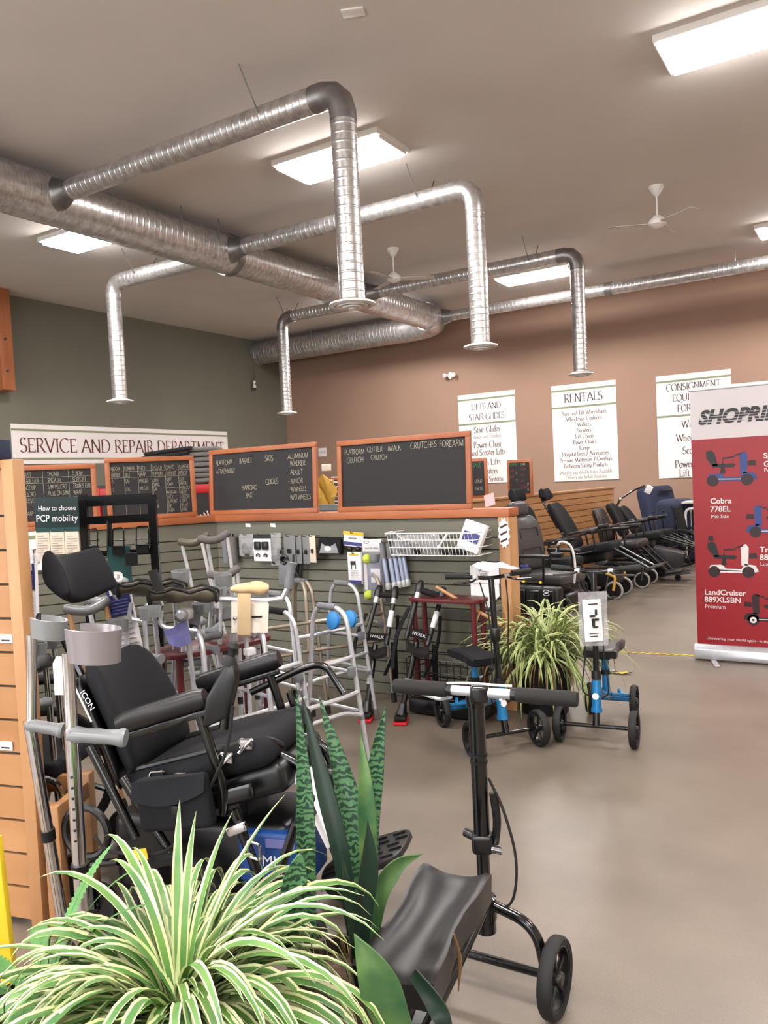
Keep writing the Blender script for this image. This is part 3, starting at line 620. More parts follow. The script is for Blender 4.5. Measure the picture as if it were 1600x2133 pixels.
MB().box((0, 0, h/2), (w, .02, h), (0, 0, R(-6)), bev=.002).out('card', 'paper', t); MB().box((0, -.012, h*.06), (w*.95, .004, h*.1), (0, 0, R(-6))).out('blue_band', 'pack_blue', t); MB().box((0, -.012, h*.93), (w*.7, .004, h*.05), (0, 0, R(-6))).out('yellow_band', 'yellow', t)
b = MB(); b.box((-.01, -.0125, h*.66), (w*.36, .002, h*.12)); b.box((-.025, -.0125, h*.54), (.006, .002, h*.16)); b.box((.01, -.0125, h*.54), (.006, .002, h*.16)); b.out('picture', 'print_black', t)
b = MB()
for k in range(5): b.box((.004, -.0125, h*(.42-.05*k)), (w*.6, .0015, .0025))
b.out('small_print', 'grey_ink', t)
t, w, h = panel('ski_glide_pack', 'large ski glide pack with two tennis balls and a blue card', 'package', (755, 1120, 800, 1252), .07)
MB().box((0, 0, h*.88), (w, .006, h*.2)).out('header', 'paper', t); sans('Dual Ski Glides', .012, (0, -.004, h*.82), (1, 0, 0), (0, 0, 1), 'ink', t)
MB().tube([(-w*.28+.02*math.cos(a*.6), -.005, h*.93+.009*math.sin(a*.6)) for a in range(11)], .002, 5).out('oval_mark', 'pack_blue', t)
MB().box((0, 0, h*.4), (w*.92, .005, h*.58)).out('card', 'pack_blue', t); MB().box((w*.14, -.004, h*.4), (w*.5, .004, h*.22)).out('picture_panel', 'paper', t); MB().box((-w*.4, -.003, h*.42), (w*.16, .004, h*.5)).out('side_text', 'paper', t)
for z in (.67, .1):
    MB().ball((-w*.18, -.026, h*z), .034).out('tennis_ball', 'tennis', t); MB().lathe([(.03, 0), (.036, .02), (.036, .05)], (w*.22, -.03, h*z-.02), (0, .2, 1), 14).out('glide_cup', 'grip_grey', t)
f, k = puff(w*1.15, h*.97, .09); MB().sheet(f).out('blister', 'film', t)
for i, x in enumerate((797, 810, 820, 830, 838)):
    t, w, h = panel('leg_extension', ['pale blue walker extension tube closest to the tennis ball pack', 'second pale blue extension tube from the tennis ball pack', 'middle pale blue extension tube of the row', 'fourth pale blue extension tube from the tennis ball pack', 'pale blue extension tube farthest from the tennis ball pack'][i], 'tube', (x, 1128, x+13, 1228-2*i), .1-.014*i, 'walker leg extension tubes')
    MB().tube([(-.012, 0, h*.66), (.012, 0, .02)], .016, 12).out('tube', 'tube_blue', t); MB().tube([(-.022, 0, h*.98), (-.012, 0, h*.64)], .018, 12).out('sleeve', 'grip_grey', t); MB().lathe([(.019, 0), (.021, .03), (.017, .045)], (.013, 0, 0), n=12).out('tip', 'alu_satin', t)
# wire basket with contents
A, B = ony(812, 1112, YP-.2), ony(1000, 1156, YP-.2); xa, xb, zb, zt = A.x, B.x, 1.005, 1.15; y0, y1 = YP-.27, YP-.02
bk = thing('wire_basket', 'long white wire basket of clear bags and knobs on the slat panel', 'basket', ((xa+xb)/2, YP-.15, zb))
b = MB()
for z, ins in ((zb, .04), (zb+.05, .03), (zb+.1, .015), (zt, 0)):
    b.tube(fil([(xa, y1, z), (xa+ins*.3, y0+ins, z), (xb-ins*.3, y0+ins, z), (xb, y1, z)], .02), .003 if z < zt else .0045, 6)
b.out('rim_wire', 'white_plastic', bk, world=True); b = MB(); n = 24
for i in range(n+1):
    x = xa+.02+(xb-xa-.04)*i/n; b.tube([(x, y0, zt), (x, y0+.04, zb), (x, y1, zb)], .0018, 4)
b.out('wire_grid', 'white_plastic', bk, world=True)
for x, lb, m, s in ((870, 'black knob lying in the wire basket left of the wand', 'black_plastic', .032), (928, 'dark rubber ring in the wire basket right of the wand', 'rubber', .03), (952, 'ribbed black knob at the right of the wire basket', 'black_plastic', .036), (965, 'black clamp beside the ribbed knob in the wire basket', 'rubber', .03)):
    c = ony(x, 1146, YP-.16); t = thing('knob', lb, 'knob', (c.x, YP-.17, zb+.003)); MB().lathe([(s*.5, 0), (s, .008), (s, s), (s*.6, s*1.2)], (0, 0, 0), (.3, -.4, 1), 10).out('grip', m, t); MB().lathe([(s*.3, s), (s*.3, s*1.6)], (0, 0, 0), (.3, -.4, 1), 8).out('stem', 'alu_satin', t)
for i, x in enumerate((838, 862, 892)):
    c = ony(x, 1135, YP-.13); t = thing('parts_bag', ['crumpled clear bag with grey parts at the left end of the basket', 'crumpled clear bag in the basket behind the black knob', 'crumpled clear bag in the middle of the basket'][i], 'bag', (c.x, YP-.14+.02*i, zb+.004), 0, 'clear bags in the basket'); f, k = puff(.13, .12, .09, wob=.5); MB().sheet(f).sheet(k).out('bag_film', 'film', t)
    MB().ball((0, 0, .04), (.04, .02, .02)).out('part', 'grip_grey', t)
a = ony(912, 1142, YP-.12); c = ony(932, 1112, YP-.12); o = MB().tube([a, c], .008, 8).out('wand', 'white_plastic'); tag(o, 'thin white wand standing up out of the wire basket', 'wand')
t = thing('boxed_package', 'white and blue boxed package leaning at the right end of the basket', 'package', ony(975, 1150, YP-.14)); c0 = ony(985, 1118, YP-.14)-t.location
MB().box(c0, (.15, .05, .19), (R(-12), R(18), 0), bev=.004).out('box', 'paper', t); MB().box(c0+V((.0, -.03, 0)), (.11, .004, .06), (R(-12), R(18), 0)).out('picture', 'pack_blue', t)
t = thing('wrapped_part', 'white plastic part in clear wrap sitting on the tubes left of the basket', 'package', ony(840, 1122, YP-.1)); MB().sheet([[(-.09+.03*i, -.03*j, .03*math.sin(i*.9)+.01*j) for i in range(7)] for j in range(4)], .004).out('wrap', 'white_plastic', t)
# leaflets at the right end of the panel
t = thing('leaflet_sheet', 'two pale leaflets pinned to the slat panel beside the end post', 'leaflet', ony(1010, 1270, YP-.02)); a, b_ = ony(978, 1179, YP-.02), ony(1041, 1268, YP-.02); w, h = b_.x-a.x, a.z-b_.z; o_ = V((a.x, YP-.012, b_.z))-t.location
MB().prism([(0, .06), (w*.6, 0), (w, .08), (w, h*.58), (0, h*.58)], 0, .004, o_).out('clear_sleeve', 'white_plastic', t); MB().box(o_+V((w*.52, -.006, h*.8)), (w*1.02, .004, h*.42)).out('sheet', 'paper', t)
sans('WALK\nAIDS', .018, o_+V((w*.5, -.009, h*.86)), (1, 0, 0), (0, 0, 1), 'ink', t)
o = MB().box(ony(1020, 1040, YP+.06), (.07, .006, .08), (R(-15), R(-15), 0)).out('note_card', 'pink'); tag(o, 'small pink card standing on the partition cap by the end post', 'card')
o.location.z -= .005
for i, x in enumerate((468, 484)):
    a = ony(x, 1118, YP-.05); b_ = ony(x+6, 1172, YP-.05); t = thing('foam_roll', 'grey foam crutch roll hanging in the corner, %s one' % ('left' if i == 0 else 'right'), 'roll', b_, 0, 'grey rolls in the corner'); MB().tube([V((0, 0, 0)), a-b_], .03, 14).out('roll', 'grip_grey' if i == 0 else 'grey_foam', t); MB().tube([a-b_, (a-b_)*1.12], .012, 8).out('hook', 'black_metal', t)
# ---------------------------------------------------------------- walkers
def walker(lb, Lf, Rf, m='alu', grip='grip_grey', h=.85, d=.44, rails=2, extra=None):
    """Lf, Rf: floor points of the two front feet, as seen by the camera"""
    L, Rr = onz(*Lf), onz(*Rf); mid = (L+Rr)/2; ax = (L-Rr); w = .56; rz = math.atan2(ax.y, ax.x)
    t = thing('walker', lb, 'walker', mid, rz, 'folding walkers in front of the slat partition')
    for s in (-1, 1):
        x = s*w/2; f = V((x*1.04, 0, .02)); r = V((x*1.0, -d-.04, .02)); ft = V((x*.94, -.1, h)); rt = V((x*.92, -d+.1, h))
        fr = MB().tube(fil([f, ft, rt, r], .1, 7), .0127, 10).out('side_frame', m, t)
        u = (ft-f).normalized(); q = (rt-r).normalized()
        MB().tube([ft+(rt-ft)*.28, ft+(rt-ft)*.82], .0185, 12).out('grip', grip, t)
        for z in ((.5, .3) if rails > 1 else (.4,)): MB().tube([f+u*(z/u.z), r+q*(z/q.z)], .01, 8).out('side_rail', m, t)
        for p, e in ((f, u), (r, q)):
            MB().lathe([(.019, -.02), (.02, .0), (.016, .045)], p, e, 12).out('tip', 'grey_foam' if m == 'alu' else 'rubber', t); MB().lathe([(.0145, 0), (.0145, .03)], p+e*.26, e, 10).out('collar', 'grip_grey', t)
    for z, y, dip in ((.60, -.07, .0), (.42, -.045, .0)):
        a, b = V((w*.49, y, z)), V((-w*.49, y, z))
        MB().tube(fil([a, V((w*.3, y+.02, z+dip)), V((-w*.3, y+.02, z+dip)), b], .05), .0115, 8).out('front_bar', m, t)
    MB().tube(fil([(w*.5, -.03, .3), (w*.3, -.03, .34), (-w*.3, -.03, .34), (-w*.5, -.03, .3)], .08), .0105, 8).out('lower_bar', m, t)
    for s in (-1, 1): MB().box((s*w*.44, -.055, .53), (.04, .03, .05), bev=.006).out('hinge', 'grip_grey', t)
    return t
wp = walker('silver walker nearest the aisle carrying a tan padded forearm platform', (585, 1690), (772, 1611))
walker('silver walker with black foam grips nested inside the one with the tan platform', (468, 1702), (652, 1632), grip='foam')
walker('silver walker with grey grips behind the tan-padded one, in front of the blue discs', (640, 1546), (778, 1500))
walker('bronze walker standing against the slat panel below the tennis ball pack', (688, 1486), (788, 1468), 'bronze_alu')
walker('bronze walker against the slat panel below the flat grey packs', (545, 1516), (648, 1494), 'bronze_alu', rails=1)
# forearm platform clamped on the left frame of the front walker
def inv(t): return t.matrix_basis.inverted()
MI = M.Translation(wp.location) @ M.Rotation(wp.rotation_euler.z, 4, 'Z'); MI = MI.inverted(); D = 3.75
def wl(x, y, d=D): return MI @ atd(x, y, d)
rows = []
for j in range(6):
    v = j/5; rows.append([wl(480+80*v*.0+80*u/7, 1252+(0 if k_ == 0 else 0), D+.12*(v-.5)) for k_ in (0,) for u in range(8)])
pl = MB().sheet([[wl(482+76*u/7, 1256, D+.08), wl(482+76*u/7, 1252, D), wl(482+78*u/7, 1258, D-.06), wl(482+76*u/7, 1318, D-.07)] for u in range(8)], .006).out('forearm_platform', 'cream_metal', wp)
MB().box(wl(535, 1285, D-.078), (.05, .004, .008), (0, 0, -wp.rotation_euler.z+.3)).out('slot', 'black_plastic', pl)
MB().ball(wl(489, 1288, D-.08), .009).out('bolt', 'chrome', pl)
MB().tube([wl(424, 1249), wl(480, 1248), wl(560, 1250), wl(588, 1246), wl(600, 1222), wl(606, 1180)], .013, 10).out('platform_bar', 'alu', wp)
g1 = wl(600, 1226); g2 = wl(609, 1172); MB().tube([g1, g1*.75+g2*.25, g1*.4+g2*.6, g1*.12+g2*.88, g2], [.019, .021, .018, .021, .026], 14).out('upright_grip', 'grip_grey', wp)
pd = MB().sheet([[wl(478+14*i, y, D+dd) for i, y in ((0, 1222+3*k), (1, 1216+5*k), (2, 1213+7*k), (3, 1212+6*k), (4, 1207+9*k), (5, 1210+8*k), (6, 1216+4*k))] for k, dd in ((0, .1), (0.4, .0), (2.2, -.05), (4, -.02), (3.6, .05))], .012).out('forearm_pad', 'tan_pad', wp, sub=1)
MB().sheet([[wl(495+s, y, D-dd) for s in (0, 9, 18, 27)] for y, dd in ((1236, .1), (1250, .105), (1275, .105), (1300, .1), (1322, .095), (1327, .08))], .006).out('strap', 'tan_pad', wp)
MB().tube([wl(512, 1320), wl(518, 1400), wl(522, 1520)], .011, 8).out('platform_post', 'alu', wp); MB().box(wl(520, 1357), (.05, .04, .035), bev=.006).out('clamp', 'white_plastic', wp)
for x, y, lb in ((735, 1290, 'right blue plastic glide disc hanging on the bronze walker'), (700, 1293, 'left blue plastic glide disc hanging on the bronze walker')):
    o = MB().lathe([(.01, 0), (.05, .006), (.055, .03), (.03, .045)], atd(x, y, 4.75), (-.3, -1, .2), 16).out('glide_disc', 'sky_blue'); tag(o, lb, 'disc', 'blue glide discs')

# ---------------------------------------------------------------- crutches
def forearm_crutch(lb, top, bend, bot, gd, cuff='grey_plastic', rad=.052, ch=.06, grp='forearm crutches at the crutch rack', gl=.12, tube='alu', r=.011, grip='grip_grey', gr=.019, op=0, ct=.004, holes=0):
    top, bend, bot, gd = V(top), V(bend), V(bot), V(gd).normalized()
    t = thing('forearm_crutch', lb, 'crutch', V((bot.x, bot.y, max(bot.z, 0))), 0, grp)
    ua = (top-bend).normalized(); la = (bend-bot).normalized()
    MB().tube([bend-la*.04, top-ua*.03], r*.85, 10).out('upper_tube', tube, t, world=True)
    sh = MB().tube([bot+la*.02, bend+la*.015], r, 12).out('shaft', tube, t, world=True)
    MB().lathe([(r*1.7, 0), (r*1.75, .012), (r*1.3, .05)], bot, la, 12).out('tip', 'rubber', t, world=True)
    MB().lathe([(r*1.25, 0), (r*1.25, .035)], bot+la*.42, la, 12).out('collar', 'black_plastic', t, world=True)
    for k in range(holes): MB().ball(bend-la*(.12+.032*k)-ray(800, 1066).normalized()*r*.95, (.0045, .0045, .0045), None, 8, 6).out('adjustment_hole', 'black_plastic', sh, world=True)
    P = [bend+gd*gl*v for v in (-.05, .06, .25, .45, .65, .82, .93, 1)]
    MB().tube(P, [gr*k for k in (.95, 1.1, .92, .98, .92, 1., 1.22, 1.1)], 16).out('handgrip', grip, t, world=True)
    c = top+gd*rad; y = ua.cross(gd).normalized(); N = 22; rows = []
    for j in range(5):
        z = (j/4-.5)*ch; fl = 1+.1*(j/4)
        rows.append([c+ua*z+(gd*math.cos(a)+y*math.sin(a))*rad*fl for a in [PI+op-2.35+4.7*i/N for i in range(N+1)]])
    MB().sheet(rows, ct).out('cuff', cuff, t, world=True)
    return t
fd = ray(800, 1066).normalized(); rt3 = RT.normalized(); rt3 = V((rt3.x, rt3.y, 0)).normalized()
def fl(x, d): p = atd(x, 1000, d); return V((p.x, p.y, 0))
forearm_crutch('shiny forearm crutch with a large grey cuff in front of the black power wheelchair', atd(140, 1338, 2.2), atd(150, 1530, 2.2), fl(112, 2.27), atd(268, 1536, 2.2)-atd(160, 1529, 2.2), 'grey_clear', .072, .092, 'large forearm crutches in the foreground', .15, 'chrome', .0195, 'grip_light', .022, op=PI, holes=7)
forearm_crutch('shiny forearm crutch half hidden behind the tan slatwall end', atd(66, 1302, 2.45), atd(62, 1510, 2.45), fl(78, 2.5), atd(133, 1520, 2.45)-atd(62, 1508, 2.45), 'grey_plastic', .052, .06, 'large forearm crutches in the foreground', .105, 'chrome', .018, 'grip_light', .02, op=PI, ct=.006)
o = MB().prism([(0, 0), (.04, 0), (.04, .09), (.028, .11), (.012, .11), (0, .09)], 0, .003, atd(115, 1447, 2.24), RT, (0, 0, 1)).out('price_tag', 'paper', smooth=False); tag(o, 'white paper price tag tied to the shiny forearm crutch by the wheelchair', 'tag')
# maroon crutch racks
def rack(lb, c, rz, w, d, h):
    t = thing('crutch_rack', lb, 'rack', (c.x, c.y, 0), rz, 'maroon crutch racks'); n = 28
    out = [(w/2*math.copysign(abs(math.cos(a))**.55, math.cos(a)), d/2*math.copysign(abs(math.sin(a))**.55, math.sin(a))) for a in [2*PI*i/n for i in range(n)]]
    MB().prism(out, -.011, .011, (0, 0, h), (1, 0, 0), (0, 1, 0), bev=.003).out('top_plate', 'maroon', t); MB().prism(out, -.011, .011, (0, 0, .16), (1, 0, 0), (0, 1, 0), bev=.003).out('lower_plate', 'maroon', t)
    for i in range(5):
        for j in (-1, 1): MB().lathe([(.024, 0), (.024, .0015)], (w*(i-2)*.17, j*d*.22, h+.0105), n=16).out('hole', 'black_plastic', t)
    for sx in (-1, 1):
        for sy in (-1, 1): MB().tube([(sx*w*.4, sy*d*.3, 0), (sx*w*.4, sy*d*.3, h-.01)], .017, 10).out('leg', 'maroon', t)
    return t
ca = onz(330, 1366, .72); cb = onz(548, 1322, .72); cc = (ca+cb)/2; rd = math.atan2(cb.y-ca.y, cb.x-ca.x)
rack('maroon crutch rack full of forearm crutches behind the power wheelchair', cc, rd, (cb-ca).length, .3, .72)
cd = ony(940, 1247, YP-.2); rack('maroon crutch rack by the slat panel behind the hands-free crutches', V((cd.x-.02, YP-.21, 0)), 0, .52, .22, cd.z)
rx = V((math.cos(rd), math.sin(rd), 0)); ry = V((-rx.y, rx.x, 0)); Lr = (cb-ca).length
SP = [(-.42, -1, 275, 1330, 'leftmost short forearm crutch in the maroon rack behind the wheelchair'), (-.2, -1, 318, 1345, 'forearm crutch with a grey cuff at the near corner of the maroon rack'), (0, -1, 372, 1325, 'forearm crutch in the middle of the maroon rack under the lilac leaflet'), (.2, -1, 412, 1318, 'forearm crutch with a blue-grey cuff right of the lilac leaflet'), (.4, -1, 452, 1300, 'rightmost forearm crutch of the near row in the maroon rack'), (-.3, 1, 300, 1290, 'tall forearm crutch at the back left of the maroon rack'), (.05, 1, 352, 1270, 'tall forearm crutch at the back centre of the maroon rack'), (.35, 1, 440, 1262, 'tall forearm crutch at the back right of the maroon rack')]
for i, (u, s, x, y, lb) in enumerate(SP):
    bp = cc+rx*u*Lr*.85+ry*s*.066; bot = V((bp.x, bp.y, .0))+ry*s*.05-rx*.04; dep = (bp-CAM).dot(FW); tp = atd(x, y-6, dep); tp.z = max(tp.z, .86)
    tp = bp.copy(); tp.z = .8+.05*(i % 3)+(.1 if s > 0 else 0); ax = (tp-bot).normalized(); bend = bot+ax*(tp.z-.12)
    forearm_crutch(lb, bend+ax*.2+rx*.02*(-1)**i, bend, bot, (rx*math.cos(i*1.3)-ry*math.sin(i*1.3+.6)), 'grey_plastic' if i % 2 else 'grip_grey', .045, .055, gl=.1, tube='alu_satin' if i % 3 else 'alu')
o = MB().sheet([[atd(340+46*u/4+14*v, 1312-22*u/4*(1-v)+30*v+6*math.sin(u), 3.62+.02*math.sin(u*1.5+v*3)) for u in range(5)] for v in (0, .35, .7, 1)], .003).out('leaflet', 'pack_lilac'); tag(o, 'lilac leaflet stuck between the crutches on the maroon rack', 'leaflet')
# underarm crutches leaning into the corner
def underarm(lb, bot, top, side, m='alu_satin', pad='grey_foam', grp='underarm crutches leaning in the corner', w=.16):
    bot, top = V(bot), V(top); ax = (top-bot).normalized(); L = (top-bot).length; sd = V(side); sd = (sd-ax*sd.dot(ax)).normalized()
    t = thing('underarm_crutch', lb, 'crutch', V((bot.x, bot.y, max(0, bot.z))), 0, grp)
    for s in (-1, 1):
        MB().tube(spl([bot+ax*L*.3+sd*s*.012, bot+ax*L*.42+sd*s*.03, bot+ax*L*.62+sd*s*w*.38, bot+ax*L*.98+sd*s*w*.5]), .011, 8).out('upright', m, t, world=True)
    MB().tube([bot, bot+ax*L*.45], .011, 10).out('leg', m, t, world=True); MB().lathe([(.02, 0), (.022, .015), (.015, .05)], bot, ax, 12).out('tip', 'rubber', t, world=True)
    MB().tube([bot+ax*L*.63-sd*w*.38, bot+ax*L*.63+sd*w*.38], .017, 12).out('handgrip', 'grip_grey', t, world=True)
    MB().tube(spl([top-sd*w*.62+ax*.012, top-sd*w*.3-ax*.012, top-ax*.022, top+sd*w*.3-ax*.012, top+sd*w*.62+ax*.012], 4), [.018]+[.024]*15+[.018], 14).out('underarm_pad', pad, t, world=True)
    return t
underarm('underarm crutch leaning in the corner, its brown-grey pad topmost', fl(455, 4.85), atd(404, 1124, 5.05), RT, pad='olive_vinyl'); underarm('underarm crutch in the corner standing beside the grey foam rolls', fl(492, 4.7), atd(446, 1118, 4.95), RT)
underarm('shorter underarm crutch with a grey curved pad below the grey foam rolls', fl(505, 4.5), atd(466, 1192, 4.6), RT, w=.15)
underarm('wooden underarm crutch with a pale grey pad behind the headrest post', fl(215, 3.7), atd(182, 1262, 3.8), RT+FW*.3, 'wood', 'grip_light', w=.17); underarm('silver underarm crutch right behind the wooden one by the headrest post', fl(250, 3.9), atd(212, 1244, 4.0), RT, 'alu', 'grip_light', w=.15)
# platform (gutter) crutches with olive arm troughs
def gutter(lb, bot, c, rd_, hx):
    c = V(c); bot = V(bot); t = thing('platform_crutch', lb, 'crutch', bot, 0, 'olive platform crutches'); X = V(rd_).normalized(); Y = V((0, 0, 1)).cross(X)
    rows = [[c+X*(i/8-.5)*.3+Y*.06*math.sin(a)+V((0, 0, -.045*math.cos(a)+.05+.012*math.sin(i*1.7+a*2))) for a in [-1.9+3.8*k/10 for k in range(11)]] for i in range(9)]
    MB().sheet(rows, .014).out('arm_trough', 'olive_vinyl', t, world=True, sub=1)
    ed = MB().tube(rows[0], .008, 6); ed.tube([r_[0] for r_ in rows], .007, 6); ed.tube([r_[-1] for r_ in rows], .007, 6); ed.tube(rows[-1], .008, 6); ed.out('piping', 'foam', t, world=True)
    h0 = c+X*.16*hx; MB().tube([h0-V((0, 0, .01)), h0+V((0, 0, .015))+X*hx*.02], .011, 8).out('handle_post', 'alu', t, world=True); e = V((0, 0, .15))+X*hx*.07+Y*.02
    MB().tube([h0+V((0, 0, .015)), h0+e], .022, 12).out('handle', 'foam', t, world=True)
    k = c-V((0, 0, .03)); MB().tube([bot, k], .012, 10).out('shaft', 'alu', t, world=True); MB().box(k-V((0, 0, .02)), (.07, .05, .05), bev=.01).out('bracket', 'alu_satin', t, world=True); MB().lathe([(.02, 0), (.022, .015), (.016, .05)], bot, k-bot, 12).out('tip', 'rubber', t, world=True)
    MB().tube(fil([k-X*.1, k-X*.12-V((0, 0, .08)), k+X*.05-V((0, 0, .1))], .04), .01, 8).out('brace', 'alu', t, world=True)
    MB().lathe([(.022, 0), (.026, .02), (.026, .05), (.015, .06)], k-V((0, 0, .02))-fd*.02, -fd, 12).out('knob', 'grip_light', t, world=True)
gutter('olive padded platform crutch on the left with its black handle tilted left', fl(322, 3.75), atd(318, 1242, 3.75), RT+FW*.1, -1)
gutter('olive padded platform crutch on the right with an upright black handle', fl(395, 3.65), atd(384, 1256, 3.65), RT+FW*.1, -.6)

# ---------------------------------------------------------------- black leaflet stand and carded canes at the left
st = thing('leaflet_stand', 'tall black display stand with a dark teal how to choose header and leaflets', 'display stand', fl(245, 4.5))
def pp(x, y, d=4.5): return atd(x, y, d)
for x in (172, 316): a = pp(x, 1030); MB().box((a.x, a.y, a.z/2), (.045, .03, a.z), (0, 0, .53)).out('post', 'black_metal', st, world=True)
for y, h in ((1042, .06), (1082, .045), (1152, .03)): MB().beam(pp(172, y+3), pp(316, y-4), .02, h).out('crossbar', 'black_metal', st, world=True)
MB().beam(pp(228, 1085), pp(228, 1150), .03, .01).out('divider', 'black_metal', st, world=True)
a = pp(250, 1320, 4.48); MB().box((pp(252, 1220).x, pp(252, 1220).y, .62), (.13, .012, 1.15), (0, 0, .53)).out('teal_panel', 'teal', st, world=True)
sans('p', .075, pp(247, 1210, 4.46)-st.location, RT, (0, 0, 1), 'sign_white', st, bold=.004)
for x0, x1, y0, y1 in ((180, 203, 1102, 1138), (235, 258, 1100, 1138), (284, 310, 1097, 1135)):
    b = MB(); b.tube(fil([pp(x0, y1, 4.44), pp(x0, y0, 4.44), pp(x1, y0-1, 4.44), pp(x1, y1, 4.44)], .02), .004, 6); b.tube([pp(x0-3, y1-12, 4.43), pp(x1+4, y1-13, 4.43)], .003, 5); b.tube([pp(x0-3, y1, 4.43), pp(x1+4, y1, 4.43)], .004, 5); pk = b.out('wire_pocket', 'black_metal', st, world=True)
    MB().beam(pp(x0, y1+8, 4.46), pp(x1, y1+7, 4.46), .02, .055).out('pocket_tray', 'black_plastic', pk, world=True)
MB().beam(pp(262, 1165, 4.43), pp(287, 1164, 4.43), .012, .07).out('black_card', 'black_plastic', st, world=True)
hd = MB().beam(pp(73, 1073, 4.3), pp(164, 1070, 4.3), .012, .185).out('header', 'teal_print', st, world=True)
HO = st.location
sans('How to choose', .026, pp(119, 1063, 4.285)-HO, RT, (0, 0, 1), 'paper', st, sx=.85); sans('PCP mobility', .036, pp(119, 1086, 4.285)-HO, RT, (0, 0, 1), 'paper', st, sx=.82)
for i in range(3):
    x0 = 75+30.5*i; c = pp(x0+14, 1138-i, 4.29); lf = MB().beam(pp(x0, 1138-i, 4.29), pp(x0+29, 1137-i, 4.29), .004, .165).out('leaflet', 'cream_paper', st, world=True); MB().beam(pp(x0, 1105-i, 4.285), pp(x0+29, 1104-i, 4.285), .004, .022).out('band', 'teal', lf, world=True)
    b = MB()
    for k in range(9): b.beam(pp(x0+3, 1117+5*k, 4.284), pp(x0+(25 if k % 3 else 16), 1116+5*k, 4.284), .001, .003)
    b.out('print_lines', 'grey_ink', lf, world=True)
def cane_pack(lb, p0, p1, d, w):
    a, b_ = atd(*p0, d), atd(*p1, d); t = thing('cane_package', lb, 'package', V((b_.x, b_.y, 0)), 0, 'carded canes in blue and white sleeves'); up = (a-b_).normalized(); L = (a-b_).length
    def at(v, off=0): return b_+up*L*v-fd*off
    def strip(v0, v1, ww, off, name, m, par): return MB().beam(at(v0, off), at(v1, off), ww, .004 if off else .03, up=fd).out(name, m, par, world=True)
    bd = strip(0, .95, w, 0, 'sleeve', 'paper', t); strip(.62, .95, w*.98, .018, 'blue_band', 'pack_blue', bd); strip(.86, .95, w*.7, .021, 'white_label', 'paper', bd)
    for k in range(5): strip(.65+.035*k, .662+.035*k, w*.8, .0205, 'text_line', 'pack_lilac', bd)
    for k in range(9): strip(.08+.055*k, .086+.055*k, w*.75, .0175, 'small_print', 'grey_ink', bd)
    MB().tube(spl([at(.95)-RT*.03, at(.99)-RT*.05, at(1.04), at(1.0)+RT*.05]), .017, 10).out('wrapped_handle', 'film', t, world=True)
    MB().tube([at(0), V((at(0).x, at(0).y, .0))], .01, 8).out('cane_shaft', 'alu', t, world=True)
cane_pack('blue and white carded cane leaning in front of the teal panel', (243, 1212), (282, 1395), 3.85, .11); cane_pack('blue and white carded cane next to the tan slatwall end', (58, 1165), (64, 1330), 3.45, .07)
t = thing('left_sign', 'white sign with a green stripe low on the left slat panel, mostly hidden', 'sign', PC+DL*1.35+V((0, 0, .9))); a = onpl(40, 1150, PC+NL*.03, NL); b_ = onpl(100, 1146, PC+NL*.03, NL); MB().beam(a, b_, .006, .28).out('board', 'sign_white', t, world=True); t.name = 'hanging_sign'
MB().beam(a+V((0, 0, .1))+NL*.005, b_+V((0, 0, .1))+NL*.005, .002, .025).out('green_stripe', 'sign_green', t, world=True); strokes(MB(), 'BU', .1, (a+b_)/2*.85+a*.15+NL*.005+V((0, 0, -.09)), b_-a, (0, 0, 1), 'l', 'serif').out('lettering', 'ink', t, world=True, smooth=False)

